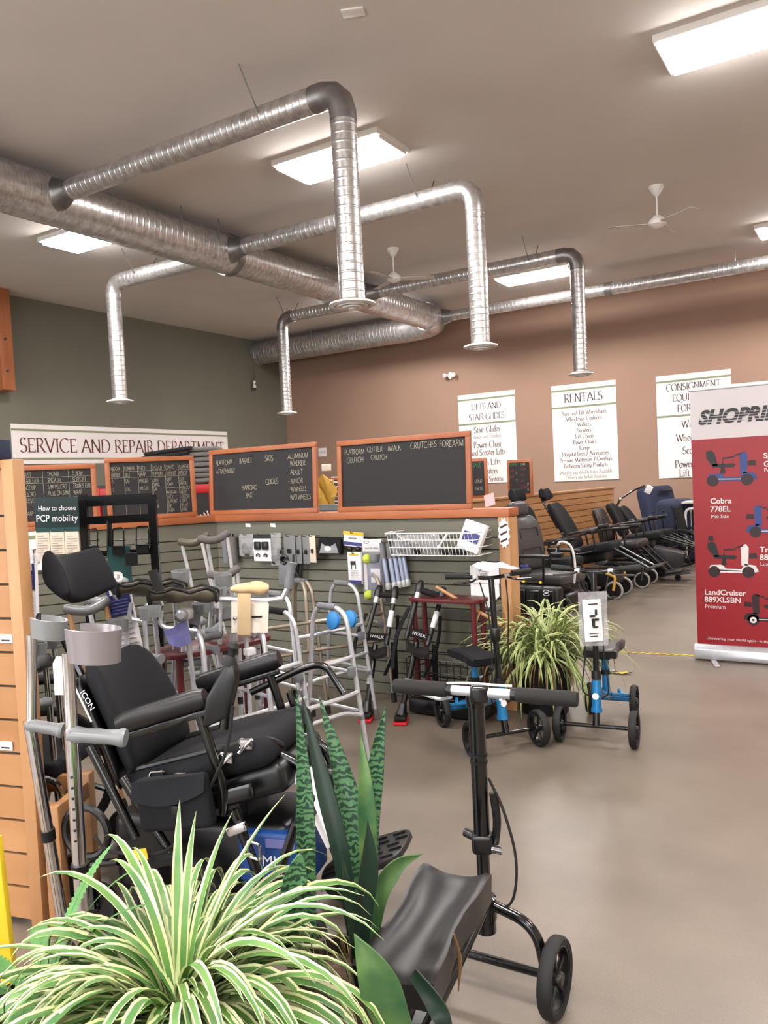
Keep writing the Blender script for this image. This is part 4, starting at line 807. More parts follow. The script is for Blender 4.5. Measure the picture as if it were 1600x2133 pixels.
# ---------------------------------------------------------------- hands-free knee crutches
def knee_crutch(lb, foot, mid, lt, rt_, dep, dt):
    f = onz(*foot); t = thing('knee_crutch', lb, 'hands-free crutch', f, 0, 'hands-free knee crutches'); dp = (f-CAM).dot(FW)
    m_ = atd(*mid, dp+dt*.5); a = atd(*lt, dp+dt); c = atd(*rt_, dp+dt); k = f+V((0, 0, .05))
    MB().tube([k, m_], .019, 12).out('lower_leg', 'black_metal', t, world=True); MB().lathe([(.024, -.02), (.024, .02)], k*.55+m_*.45, m_-k, 12).out('collar', 'alu_satin', t, world=True)
    ft = MB().box((0, 0, 0), (.075, .13, .03), (0, 0, .4), bev=.012); bmesh.ops.translate(ft.bm, verts=ft.bm.verts, vec=f+V((0, 0, .042))); ft = ft.out('foot', 'black_plastic', t, world=True)
    s_ = MB().box((0, 0, 0), (.085, .14, .022), (0, 0, .4), bev=.008); bmesh.ops.translate(s_.bm, verts=s_.bm.verts, vec=f+V((0, 0, .0115))); s_.out('red_sole', 'red', ft, world=True); MB().lathe([(.036, 0), (.022, .07)], f+V((0, 0, .05)), m_-k, 12).out('ankle', 'black_plastic', t, world=True)
    lat = (c-a).normalized(); up = ((a+c)/2-m_).normalized(); n = lat.cross(up).normalized()
    for p, s in ((a, -1), (c, 1)):
        q = m_+lat*s*.07; u = MB().tube([q, p], .016, 12).out('upright', 'black_plastic', t, world=True); v = (p-q)
        MB().lathe([(.0185, 0), (.0185, .05)], q+v*.82, v, 12).out('sleeve', 'alu_satin', u, world=True)
        if s > 0: MB().tube([q+v*.35, q+v*.68], .0178, 12).out('white_label', 'paper', u, world=True)
        MB().lathe([(.024, -.02), (.027, .02), (.016, .06)], p, v, 12).out('cap', 'black_plastic', t, world=True)
    MB().tube([a, c], .02, 12).out('handle', 'foam', t, world=True); MB().beam(m_+up*.05-lat*.07, m_+up*.05+lat*.075, .02, .05).out('label_plate', 'black_plastic', t, world=True)
    sans('iWALK', .02, m_+up*.045-n*0+(-fd*.022)-t.location, lat, up, 'paper', t); b = MB()
    MB().sheet([[m_-lat*.075+lat*.15*i/6-fd*(.0+.11*j/4)+V((0, 0, -.02-.025*math.sin(PI*i/6)-.03*j/4)) for i in range(7)] for j in range(5)], .02).out('knee_platform', 'foam', t, world=True)
    for s in (-1, 1):
        z0 = m_+lat*s*.09+up*.2; MB().sheet([[z0+lat*s*(.02*j+.03*math.sin(k*.8))+fd*.02*j-up*.1*k for j in (0, 1)] for k in range(5)], .006).out('thigh_strap', 'fabric', t, world=True)
    MB().sheet([[m_+lat*(.1+.04*j)+V((0, 0, .02-.075*k)) + fd*.03*k for j in (0, 1)] for k in range(5)], .006).out('hanging_strap', 'fabric', t, world=True)
knee_crutch('hands-free crutch on the left with a red foot, standing nearest the walkers', (764, 1500), (782, 1342), (787, 1238), (822, 1240), 0, .25); knee_crutch('hands-free crutch on the right with a red foot and a white printed label plate', (836, 1506), (868, 1338), (873, 1228), (920, 1242), 0, .2)
b = MB(); t = thing('wire_cart', 'black wire basket standing behind the hands-free crutches', 'basket', V((ony(905, 1400, YP-.2).x, YP-.22, 0))); x0, x1 = ony(855, 1400, YP-.3).x, ony(1010, 1400, YP-.3).x
for z in (.12, .2, .28, .36): b.tube(fil([(x0, YP-.12, z), (x0, YP-.34, z), (x1, YP-.34, z), (x1, YP-.12, z)], .03, closed=True), .004, 6, closed=True)
for i in range(12): x = x0+(x1-x0)*i/11; b.tube([(x, YP-.12, .1), (x, YP-.34, .1), (x, YP-.34, .36)], .003, 5)
b.out('wire_basket', 'black_metal', t, world=True); MB().box(((x0+x1)/2, YP-.23, .06), (x1-x0, .24, .1), bev=.02).out('tray', 'black_plastic', t, world=True)

# more silver crutches crowding the left and the rack
for i, (x, d, ty, lb) in enumerate(((92, 2.95, 1352, 'chrome forearm crutch standing left of the tagged one with a low cuff'), (112, 3.05, 1330, 'chrome forearm crutch behind the tagged one, its cuff just above the black arm tube'), (262, 3.55, 1300, 'silver forearm crutch leaning behind the carded cane, its cuff level with the lilac leaflet'), (300, 3.5, 1275, 'silver forearm crutch left of the lilac leaflet below the olive troughs'))):
    b0 = fl(x-10, d); tp = atd(x, ty, d+.05); ax = (tp-b0).normalized(); forearm_crutch(lb, tp, tp-ax*.2, b0, (RT*.8-FW*.6 if i % 2 else -RT*.5-FW*.8), 'grey_plastic', .045, .055, 'forearm crutches crowding the left side', .1, 'chrome' if i < 2 else 'alu', .0125)
for i, (x, d, tx, ty, lb) in enumerate(((420, 4.35, 398, 1300, 'silver underarm crutch at the right end of the maroon rack'), (455, 4.25, 432, 1312, 'silver underarm crutch between the maroon rack and the tan platform walker'))):
    underarm(lb, fl(x, d), atd(tx, ty, d+.1), RT, 'alu', 'grip_grey', 'underarm crutches by the maroon rack', .13)
# ---------------------------------------------------------------- wheels and powered chairs
def wheel(par, c, ax, r, w, spokes=5, hub='black_plastic', tyre='rubber', name='wheel', T=None, tr=None):
    c, ax = V(c), V(ax).normalized(); x, y, d = frame((0, 0, 0), ax); tr = tr or r*.2
    prof = [(r-tr, -w*.42), (r-tr*.35, -w*.5), (r-tr*.06, -w*.32), (r, 0), (r-tr*.06, w*.32), (r-tr*.35, w*.5), (r-tr, w*.42)]
    o = MB(T).lathe(prof+[prof[0]], c, ax, 32, cap=False).out(name, tyre, par)
    b = MB(T); b.lathe([(r-tr*1.25, -w*.36), (r-tr*.95, -w*.38), (r-tr*.95, w*.38), (r-tr*1.25, w*.36), (r-tr*1.25, -w*.36)], c, ax, 28, cap=False)
    b.lathe([(r*.16, -w*.55), (r*.2, -w*.4), (r*.2, w*.4), (r*.16, w*.55)], c, ax, 14)
    if spokes:
        for k in range(spokes):
            a = 2*PI*k/spokes+.3; u = x*math.cos(a)+y*math.sin(a); b.beam(c+u*r*.15, c+u*(r-tr*1.1), w*.35, r*.12, .003, up=d)
    else: b.lathe([(r*.2, -w*.3), (r-tr*1.1, -w*.3), (r-tr*1.1, w*.3), (r*.2, w*.3)], c, ax, 24)
    b.out('rim', hub, o); return o
def pad(b, c, d, rot=(0, 0, 0), bev=.03): return b.box(c, d, rot, bev, 4)
def contour_back(T, w, h, th, wrap=.06, n=10, m=9, taper=.15):
    f, k = [], []
    for j in range(m+1):
        v = j/m; ww = w/2*(1-taper*max(0, v-.55)/.45)*(1 if v < .9 else 1-.25*((v-.9)/.1)**2); rf, rk = [], []
        for i in range(n+1):
            u = -1+2*i/n; e = (1-abs(u)**6*.55)*(1-abs(2*v-1)**8*.5); x = wrap*abs(u)**2.2+.02*math.sin(v*PI)
            rf.append(V((x+th*.5*e, u*ww, v*h))); rk.append(V((x-th*.5*e, u*ww, v*h)))
        f.append(rf); k.append(rk)
    b = MB(T); b.sheet(f); b.sheet(k)
    b.sheet([[r_[0] for r_ in f], [r_[0] for r_ in k]]); b.sheet([[r_[-1] for r_ in f], [r_[-1] for r_ in k]]); b.sheet([f[0], k[0]]); b.sheet([f[-1], k[-1]])
    bmesh.ops.remove_doubles(b.bm, verts=b.bm.verts[:], dist=.0005); bmesh.ops.recalc_face_normals(b.bm, faces=b.bm.faces[:]); return b
def headrest(T, w, h, wrap=.09, th=.07):
    f = [[V((wrap*abs(u)**2-th*.1+th*.5*s*(1-abs(u)**4*.4)*math.cos((v-.5)*2.5)**.5 if abs(v-.5) < .62 else 0, u*w/2, (v-.5)*h*(1-.1*abs(u)))) for u in [-1+2*i/10 for i in range(11)]] for s, v in [(s, vv/6) for s in (1,) for vv in range(7)]]
    k = [[V((p.x-th*(.35+.65*math.sin(PI*j/6)), p.y, p.z)) for p in r_] for j, r_ in enumerate(f)]
    b = MB(T); b.sheet(f); b.sheet(k); b.sheet([[r_[0] for r_ in f], [r_[0] for r_ in k]]); b.sheet([[r_[-1] for r_ in f], [r_[-1] for r_ in k]]); b.sheet([f[0], k[0]]); b.sheet([f[-1], k[-1]])
    bmesh.ops.remove_doubles(b.bm, verts=b.bm.verts[:], dist=.0005); bmesh.ops.recalc_face_normals(b.bm, faces=b.bm.faces[:]); return b
def RY(a, p=(0, 0, 0)): p = V(p); return M.Translation(p) @ M.Rotation(R(a), 4, 'Y') @ M.Translation(-p)

# ------ the large black chair in the foreground: +X is where it faces
pw = thing('power_wheelchair', 'large black power wheelchair tilted back in the foreground, seen from its right side', 'wheelchair', (-2.008, 1.987, 0), R(16)); pw.scale = (1, .84, 1)
TS = RY(-17, (0, 0, .55)); TB = TS @ M.Translation((-.24, 0, .6)) @ M.Rotation(R(-9), 4, 'Y')
pad(MB(TS), (.06, 0, .565), (.56, .5, .10), (0, 0, 0), .045).out('seat_cushion', 'fabric', pw)
b = MB(TS)
for s in (-1, 1): b.tube(fil([(-.2, s*.2, .62), (.1, s*.22, .615), (.33, s*.2, .6), (.335, s*.12, .55)], .06), .012, 8)
b.out('seat_seam', 'vinyl', pw); pad(MB(TS), (.12, 0, .47), (.46, .44, .1), (0, 0, 0), .03).out('seat_pan', 'black_plastic', pw)
bkc = contour_back(TB, .46, .42, .09, .07).out('back_cushion', 'fabric', pw, sub=1)
contour_back(TB @ M.Translation((-.065, 0, -.03)), .49, .42, .05, .07).out('back_shell', 'black_plastic', pw, sub=1)
q = TB @ V((.062, -.232, .27)); q2 = TB.to_3x3() @ V((0, 0, 1)); sans('ICON', .02, TB @ V((.03, -.238, .29)), TB.to_3x3() @ V((.1, 0, -1)), TB.to_3x3() @ V((1, .1, .1)), 'paper', pw)
MB(TB).beam((.018, -.24, .22), (.018, -.24, .36), .004, .006).out('logo_bar', 'paper', pw)
headrest(TB @ M.Translation((.02, .02, .73)) @ M.Rotation(R(-2), 4, 'Y') @ M.Rotation(R(-3), 4, 'X'), .33, .2, .08, .1).out('headrest', 'fabric', pw, sub=2)
MB(TB).tube([(-.1, 0, .1), (-.1, 0, .62)], .016, 8).out('headrest_post', 'black_metal', pw); MB(TB).tube(fil([(-.13, -.03, .66), (-.15, -.12, .57), (-.16, -.16, .5)], .02), .013, 8).out('headrest_bracket', 'black_metal', pw); MB(TB).box((-.14, -.17, .49), (.09, .13, .05), (0, 0, .2), .012).out('bracket_block', 'black_plastic', pw)
for s, L0, L1, z in ((-1, -.13, .21, .79), (1, -.1, .26, .79)):
    y = s*.285; a = MB(TS).tube([(L0, y, z), (L0+.03, y, z), (L1-.03, y, z), (L1, y, z)], [.022, .03, .03, .024], 16, sy=1.2); a = a.out('armrest_pad', 'vinyl', pw)
    MB(TS).beam((L0+.02, y, z-.045), (L1+(.04 if s < 0 else -.02), y, z-.045), .03, .022, .005).out('armrest_rail', 'black_metal', pw)
    MB(TS).tube(fil([(L0+.3, y, z-.05), (L0+.3, y, .5), (L0+.26, y*.95, .42)], .04), .017, 10).out('armrest_post', 'black_metal', pw)
    MB(TS).box((.05, y*.95, .47), (.42, .03, .05), None, .01).out('seat_rail', 'black_metal', pw)
j = MB(TS).prism([(.17, .7), (.27, .71), (.345, .82), (.35, .865), (.315, .87), (.22, .79)], -.025, .025, (0, -.285, 0), (1, 0, 0), (0, 0, 1), .012).out('joystick_housing', 'black_plastic', pw)
MB(TS).lathe([(.028, 0), (.022, .02), (.012, .03), (.012, .05), (.02, .06), (.012, .075)], (.325, -.285, .865), (.7, 0, 1), 14).out('joystick_knob', 'rubber', j)
MB(TS).tube([(.28, -.285, .76), (.24, -.285, .68)], .018, 10).out('swing_arm', 'black_metal', j)
MB(TS).tube(fil([(.1, .29, .7), (.34, .3, .73), (.42, .3, .72), (.46, .28, .6)], .06), .014, 10).out('far_guard_bar', 'black_metal', pw)
MB(TS).tube([(.25, .29, .66), (.25, .285, .5)], .014, 8).out('guard_post', 'black_metal', pw)
for i, (x, y, z) in enumerate(((.02, -.262, .565), (.2, -.262, .585), (.28, -.255, .61))):
    k = MB(TS).box((x, y, z), (.045, .02, .032), (.2, .3, .1), .004).out('clamp', 'chrome', pw); MB(TS).tube([(x-.03, y-.012, z-.02), (x+.03, y-.012, z+.01)], .006, 8).out('lever', 'chrome', k)
b = MB(TS).tube(fil([(-.1, -.262, .58), (-.08, -.27, .61), (-.03, -.27, .6), (-.05, -.262, .57)], .01, closed=True), .004, 6, closed=True).out('belt_buckle', 'chrome', pw); MB(TS).beam((-.2, -.26, .57), (-.04, -.265, .59), .004, .035).out('seat_belt', 'rubber', pw)
MB(TS).box((-.06, -.275, .53), (.13, .004, .05), (0, 0, 0)).out('spec_label', 'grey_foam', pw)
for x0, x1, z0, z1 in ((-.2, -.02, .56, .3), (.2, .28, .48, .26), (-.32, -.16, .66, .36)): MB().tube([(x0, -.27, z0), (x1, -.275, z1)], .017, 10).out('side_strut', 'black_metal', pw)
MB(TS).tube(spl([(.3, -.3, .74), (.22, -.31, .6), (.05, -.31, .45), (-.1, -.31, .36), (-.3, -.3, .4), (-.36, -.28, .46)]), .006, 6).out('control_cable', 'foam', pw)
bg = pad(MB(T_ := M.Translation((.04, 0, .17))), (-.02, -.325, .34), (.26, .06, .17), (0, R(-8), 0), .02).out('side_bag', 'fabric', pw); MB(T_).sheet([[(-.155+.026*i, -.36-.004*j, .425-.028*j*(1-(abs(i-5)/5)**2*.35)+.0045*i-.02) for i in range(11)] for j in range(4)], .006).out('bag_flap', 'fabric', bg); MB(T_).box((0, -.368, .325), (.022, .008, .04), (0, 0, 0), .003).out('bag_buckle', 'black_plastic', bg)
# base
pad(MB(), (.02, 0, .26), (.66, .36, .28), (0, 0, 0), .04).out('chassis', 'black_plastic', pw); pad(MB(), (.3, -.1, .3), (.24, .22, .17), (0, 0, 0), .015).out('battery_box', 'blue_box', pw)
sans('MK', .035, (.3, -.212, .28), (1, 0, 0), (0, 0, 1), 'paper', pw); MB().box((.33, -.212, .355), (.1, .003, .028), (0, 0, 0)).out('battery_logo', 'pack_lilac', pw)
pad(MB(), (-.02, 0, .4), (.4, .26, .2), (0, 0, 0), .03).out('lift_column', 'black_plastic', pw)
for s in (-1, 1):
    wheel(pw, (-.02, s*.27, .165), (0, 1, 0), .165, .075, 5); wheel(pw, (-.37, s*.2, .08), (0, 1, 0), .08, .045, 0); wheel(pw, (.4, s*.2, .07), (0, 1, 0), .07, .04, 0)
    MB().tube(fil([(-.28, s*.2, .24), (-.4, s*.2, .22), (-.37, s*.235, .08)], .03), .014, 8).out('caster_fork', 'black_metal', pw); MB().tube(fil([(.3, s*.2, .22), (.42, s*.2, .2), (.4, s*.23, .07)], .03), .014, 8).out('caster_fork', 'black_metal', pw)
    MB().wheel_ring((-.36, s*.26, .36), (0, 1, 0), .085, .014, 24).out('guard_ring', 'black_plastic', pw)
MB().tube(spl([(-.1, -.3, .17), (-.05, -.34, .12), (0, -.33, .2)]), .005, 6).out('yellow_cable', 'yellow', pw); MB().box((-.12, -.33, .33), (.06, .004, .035), (0, -.2, 0)).out('yellow_tag', 'yellow', pw)
MB().box((.22, -.3, .43), (.07, .02, .03), (0, -.4, 0), .004).out('release_lever', 'chrome', pw); MB().tube(fil([(.26, -.31, .4), (.3, -.31, .39), (.3, -.31, .34), (.26, -.31, .35)], .01, closed=True), .005, 6, closed=True).out('tie_down_hook', 'chrome', pw); MB().tube([(.42, -.3, .46), (.34, -.3, .26)], .016, 8).out('tie_bar', 'black_metal', pw)
# leg rests
for s in (-1, 1):
    MB().tube(fil([(.3, s*.12, .62), (.4, s*.12, .58), (.5, s*.1, .26)], .06), .02, 10).out('leg_tube', 'black_metal', pw); pad(MB(), (.4, s*.12, .43), (.07, .16, .2), (0, R(22), 0), .03).out('calf_pad', 'vinyl', pw)
ft = MB(M.Translation((.56, .03, .23)) @ M.Rotation(R(-20), 4, 'Y')); n = 20
ft.prism([(.15*math.copysign(abs(math.cos(2*PI*i/n))**.5, math.cos(2*PI*i/n)), .15*math.copysign(abs(math.sin(2*PI*i/n))**.5, math.sin(2*PI*i/n))) for i in range(n)], 0, .022, (0, 0, 0), (1, 0, 0), (0, 1, 0), .006); ft = ft.out('footplate', 'vinyl', pw)
b = MB(M.Translation((.56, .03, .23)) @ M.Rotation(R(-20), 4, 'Y'))
for i in range(5):
    for jx in range(4): b.box((-.11+.07*jx+.02*(i % 2), -.1+.05*i, .025), (.045, .008, .006))
b.out('tread_bars', 'black_plastic', ft)
# white brochures resting on the leg rest
t = thing('brochure', 'white paper brochure propped on the footrest behind the snake plant', 'brochure', pw.location+V((.5, .1, .2)))
for a, w, dz in (((648, 1598), 40, 0), ((622, 1608), 26, .04)):
    p0, p1 = atd(a[0], a[1], 2.55+dz), atd(a[0]+(70 if dz == 0 else 74), 1760, 2.45+dz); MB().beam(p0, p1, w/1652*2.9*1.1, .006, up=fd).out('sheet', 'paper', t, world=True)

# ------ the row of chairs at the far right
def chair(lb, x, y, rz, tilt=0, rec=10, bh=.5, bw=.46, sz=.5, up='fabric', head=1, arms=1, legs=25, tyre='rubber', hub='black_plastic', rw=.17, fw=.08, body='black_plastic', shroud=None, fork='black_metal', hw=.26):
    t = thing('power_wheelchair', lb, 'wheelchair', (x, y, 0), R(rz), 'used wheelchairs parked in a row'); TS = RY(-tilt, (0, 0, sz)); TB = TS @ M.Translation((-.22, 0, sz+.04)) @ M.Rotation(R(-rec), 4, 'Y')
    pad(MB(TS), (.04, 0, sz), (.5, bw, .11), (0, 0, 0), .04).out('seat_cushion', up, t); contour_back(TB, bw, bh, .09, .05).out('back_cushion', up, t, sub=1)
    if head: (headrest(TB @ M.Translation((-.02, 0, bh+.13)), hw, .16, .07, .08) if up != 'leather' else pad(MB(TB), (0, 0, bh+.08), (.1, .3, .15), (0, 0, 0), .045)).out('headrest', up, t, sub=1); MB(TB).tube([(-.06, 0, bh*.5), (-.06, 0, bh+.1)], .014, 8).out('headrest_post', 'black_metal', t)
    for s in (-1, 1):
        if arms: pad(MB(TS), (.02, s*(bw/2+.04), sz+.23), (.36, .06, .035), (0, 0, 0), .015).out('armrest_pad', 'vinyl', t); MB(TS).tube(fil([(-.14, s*(bw/2+.04), sz+.21), (-.14, s*(bw/2+.05), sz-.02), (.12, s*(bw/2+.05), sz-.02), (.12, s*(bw/2+.04), sz+.21)], .05), .012, 8).out('armrest_frame', 'black_metal', t)
        wheel(t, (-.06, s*.27, rw), (0, 1, 0), rw, .07, 5, hub, tyre); wheel(t, (.29, s*.2, fw), (0, 1, 0), fw, .04, 0, 'black_plastic', 'tyre_grey'); wheel(t, (-.4, s*.2, .07), (0, 1, 0), .07, .04, 0, 'black_plastic', 'tyre_grey')
        MB().tube(fil([(.2, s*.2, .3), (.31, s*.2, .26), (.29, s*.235, fw)], .03), .018, 8).out('caster_fork', fork, t); MB().tube(fil([(-.26, s*.2, .26), (-.42, s*.2, .22), (-.4, s*.235, .07)], .03), .014, 8).out('caster_fork', 'black_metal', t)
        if legs is not None:
            a = R(legs); e = V((.3+.42*math.sin(a), s*.12, sz-.04-.42*math.cos(a))); MB(TS).tube([(.28, s*.12, sz-.03), e], .016, 8).out('leg_tube', 'black_metal', t); MB(TS).box(e+V((.06, 0, 0)), (.18, .15, .02), (0, -.1, 0), .008).out('footplate', 'black_plastic', t)
    pad(MB(), (0, 0, .24), (.62, .38, .2), (0, 0, 0), .04).out('chassis', body, t); pad(MB(TS), (.0, 0, sz-.09), (.36, .3, .12), (0, 0, 0), .02).out('seat_base', 'black_plastic', t)
    if arms: j = pad(MB(TS), (.26, -(bw/2+.04), sz+.25), (.12, .07, .05), (0, 0, 0), .015).out('joystick_box', 'black_plastic', t); MB(TS).lathe([(.012, 0), (.01, .04), (.02, .05), (.01, .065)], (.28, -(bw/2+.04), sz+.275), n=12).out('joystick_knob', 'rubber', j)
    return t
gc = chair('grey leather power chair with a padded headrest just right of the partition', -2.78, 7.45, -8, 0, 8, .56, .52, .47, 'leather', legs=None, tyre='tyre_grey', hub='red', rw=.18)
for z, w in ((.2, .36), (.4, .34)): MB(M.Translation((-.22, 0, .51)) @ M.Rotation(R(-8), 4, 'Y')).tube(fil([(.085, -w/2, z-.06), (.085, -w/2, z+.03), (.085, w/2, z+.03), (.085, w/2, z-.06)], .03), .004, 6).out('stitching', 'black_plastic', gc)
b = pad(MB(), (.06, -.33, .28), (.5, .12, .3), (R(-6), 0, 0), .04).out('base_cover', 'black_plastic', gc)
for k in (-1, 0, 1): pad(MB(), (.06+.15*k, -.395, .29), (.11, .03, .2), (R(-6), 0, 0), .012).out('cover_rib', 'black_metal', b)
for dz in (0, -.03): MB().tube([(.2+.028*math.cos(a*.5), -.415, .39+dz+.012*math.sin(a*.5)) for a in range(13)], .003, 5, closed=True).out('oval_mark', 'paper', b)
MB().tube(spl([(.24, -.27, .72), (.3, -.3, .84), (.4, -.28, .8), (.42, -.25, .62), (.38, -.2, .45)]), .011, 8).out('white_hose', 'white_plastic', gc)
for k in (-.06, .12): MB().lathe([(.012, 0), (.012, .02)], (k, -.36, .46), (0, -1, .3), 10).out('knob', 'yellow', b)
bx = thing('charger', 'blue and white charger lying on the grey leather seat', 'charger', atd(1083, 1190, 7.75)); bx.location.z = .535; bx.location += V((-.02, 0, 0)); pad(MB(), (0, 0, .035), (.2, .1, .07), (0, 0, .3), .01).out('box', 'pack_blue', bx); MB().box((-.01, -.05, .05), (.1, .03, .035), (0, 0, .3)).out('label', 'paper', bx); MB().tube(spl([(-.08, 0, .06), (-.14, .0, .12), (-.05, -.02, .14), (.08, 0, .07)]), .006, 6).out('cable', 'black_plastic', bx)
chair('black wheelchair with a round side headrest directly behind the grey leather chair', -3.05, 8.3, -5, 4, 10, .62, .44, .5, hw=.3)
chair('black reclined wheelchair with gold front caster forks', -2.88, 9.25, 0, 10, 18, .62, .46, .56, fw=.105, fork='gold', legs=50, hw=.24)
chair('black wheelchair fourth in the row with a wide rounded back', -2.8, 10.2, 0, 4, 10, .46, .48, .52, 'vinyl', head=0, legs=40, fw=.1)
chair('black wheelchair second from the blue chair with raised leg rests', -2.8, 11.1, 4, 8, 16, .5, .44, .54, legs=65, head=0)
chair('black wheelchair closest to the blue chair with a low slanted back', -2.85, 12.0, 0, 8, 24, .48, .44, .5, head=0, legs=55)
t = thing('foot_box', 'boxy black padded footrest standing out from the row of wheelchairs', 'footrest', (-2.36, 10.75, 0), 0); pad(MB(), (0, 0, .3), (.4, .34, .24), (0, R(14), R(10)), .02).out('padded_box', 'vinyl', t); MB().box((.1, 0, .1), (.36, .3, .02), (0, R(-6), R(10)), .008).out('footplate', 'black_plastic', t); wheel(t, (.12, 0, .04), (0, 1, 0), .04, .03, 0); MB().tube([(-.1, 0, .12), (-.35, 0, .35)], .018, 8).out('strut', 'black_metal', t)
t = thing('transport_chair', 'folded black manual wheelchair with thin leg frames in front of the blue chair', 'wheelchair', (-2.3, 12.45, 0), R(-5)); 
for s in (-1, 1): MB().tube(fil([(-.3, s*.2, .9), (-.2, s*.2, .48), (.25, s*.2, .48), (.45, s*.2, .1)], .07), .012, 8).out('side_frame', 'black_metal', t); wheel(t, (-.15, s*.24, .28), (0, 1, 0), .28, .03, 8, tr=.025); wheel(t, (.28, s*.2, .09), (0, 1, 0), .09, .03, 0, 'tyre_grey', 'tyre_grey'); MB().box((.5, s*.12, .1), (.14, .14, .015), (0, -.3, 0)).out('footplate', 'black_plastic', t)
pad(MB(), (0, 0, .49), (.42, .4, .04), (0, 0, 0), .012).out('seat', 'fabric', t); pad(MB(), (-.24, 0, .7), (.03, .4, .36), (0, R(-12), 0), .012).out('backrest', 'fabric', t)
t = thing('overhead_pole', 'thin jointed pole with a white clip rising beside the blue chair', 'pole', atd(1290, 1110, 12.4)); P = [atd(1277, 1070, 12.4), atd(1292, 1040, 12.4), atd(1318, 1022, 12.4), atd(1343, 1012, 12.4)]; P0_ = V((P[0].x, P[0].y, 0)); t.location = P0_; MB().tube([P0_]+fil(P, .05), .016, 8).out('pole', 'black_metal', t, world=True); MB().ball(P[1], .03).out('joint', 'chrome', t, world=True); MB().box(P[3]+V((.06, 0, -.06)), (.1, .03, .13), (0, .5, 0), .01).out('clip', 'paper', t, world=True)
# blue lift chair and white rail table
t = thing('lift_chair', 'navy fabric lift recliner against the brown wall left of the red banner', 'armchair', (-2.98, 14.0, 0), R(-28))
pad(MB(), (-.28, 0, .78), (.26, .74, .78), (0, R(-14), 0), .1).out('backrest', 'navy', t); pad(MB(), (.1, 0, .42), (.62, .56, .22), (0, R(-8), 0), .07).out('seat_cushion', 'navy', t); pad(MB(), (.0, 0, .2), (.74, .66, .3), (0, 0, 0), .04).out('base', 'navy', t)
for s in (-1, 1): pad(MB(), (.06, s*.4, .36), (.82, .2, .56), (0, 0, 0), .09).out('arm', 'navy', t)
MB().box((-.15, .05, 1.08), (.03, .3, .05), (0, R(-14), 0), .01).out('remote_pocket', 'black_plastic', t)
t = thing('recliner_footstool', 'navy fabric recliner arm end nearest the red banner', 'armchair', (-2.72, 13.1, 0), R(-28)); pad(MB(), (0, 0, .5), (.5, .5, .95), (0, 0, 0), .12).out('body', 'navy', t); pad(MB(), (.1, 0, .2), (.6, .54, .34), (0, 0, 0), .05).out('skirt', 'navy', t); t.name = 'recliner'
t['label'] = 'second navy recliner, nearest the red banner, behind the white rail table'
t = thing('rail_table', 'white overbed table on a curved white tube frame beside the red banner', 'table', (-2.3, 12.85, 0)); a = atd(1418, 1056, 12.2); MB().box((-2.2, 12.85, .93), (.7, .4, .03), None, .008).out('tabletop', 'cream_paper', t, world=True)
for y in (12.68, 13.02): MB().tube(fil([(-2.5, y, .08), (-2.5, y, .84), (-1.95, y, .84), (-1.95, y, .08)], .1), .02, 10).out('tube_frame', 'white_plastic', t, world=True)
for x in (-2.5, -1.95):
    for y in (12.68, 13.02): wheel(t, V((x, y, .04))-t.location, (0, 1, 0), .04, .03, 0, name='caster')
for x in (-2.5, -1.95):
    for y in (12.68, 13.02): MB().lathe([(.012, .05), (.02, .1)], (x, y, 0), n=10).out('caster_stem', 'black_plastic', t, world=True)
# tan slat wall behind the row with two small chalkboards
tw = thing('tan_slatwall', 'tan wooden slatwall run behind the row of wheelchairs', 'partition', (-4.1, 9.5, 0)); slats((-4.074, 7.6, 0), (.09, .996, 0), (.996, -.09, 0), 5.2, 'slat_panel', tw, 'wood_h', 1.19, .09, .1)
MB().beam((-4.114, 7.6, 1.2), (-3.646, 12.78, 1.2), .12, .03, .006).out('cap', 'wood_h', tw, world=True)
def sboard(lb, x0, y0, x1, y1, Y, cols_):
    a, c = ony(x0, y0, Y), ony(x1, y1, Y); t = thing('chalkboard', lb, 'chalkboard', ((a.x+c.x)/2, Y, c.z), 0, 'small chalkboards above the tan slatwall'); w, h = c.x-a.x, a.z-c.z
    MB().box((0, .02, h/2), (w, .03, h), None, .004).out('frame', 'cedar', t); s = MB().box((0, 0, h/2), (w-.07, .014, h-.07)).out('slate', 'slate', t)
    for m, items in cols_.items():
        b = MB()
        for s_, u, v, hh in items: strokes(b, s_, hh, (-w/2+w*u, -.008, h*v), (1, 0, 0), (0, 0, 1), 'l', 'chalk', .9)
        b.out('chalk_writing', m, s, smooth=False)
sboard('small chalkboard with red and yellow lines above the reclined wheelchairs', 1055, 959, 1110, 1032, 9.57, {'chalk_green': [('RENTAL', .12, .84, .03)], 'chalk_yellow': [('SALE', .58, .84, .03)], 'chalk_red': [('SEAT', .12, .68, .028), ('CHAIR', .56, .7, .028), ('SEAT', .12, .5, .028), ('TILT', .56, .55, .028), ('LIFT', .56, .38, .028), ('POWER', .56, .22, .028)], 'chalk': [('75', .36, .6, .026), ('45', .36, .42, .026), ('20', .8, .3, .026), ('50', .8, .14, .026)]})
sboard('small chalkboard with green writing half hidden behind the large chalkboard', 940, 958, 1016, 1037, 8.65, {'chalk_green': [('SALE', .62, .78, .05)], 'chalk': [('USED', .66, .4, .04), ('PARTS', .66, .2, .035)]})
t = thing('long_pole', 'long dark pole lying across the armrests of the reclined wheelchairs', 'pole', atd(1140, 1130, 8.6)); MB().tube([atd(1135, 1131, 8.3), atd(1215, 1112, 8.9), atd(1290, 1092, 9.6)], .017, 8).out('pole', 'black_metal', t, world=True); MB().tube([atd(1230, 1109, 9.0), atd(1250, 1104, 9.2)], .024, 8).out('grip', 'rubber', t, world=True)
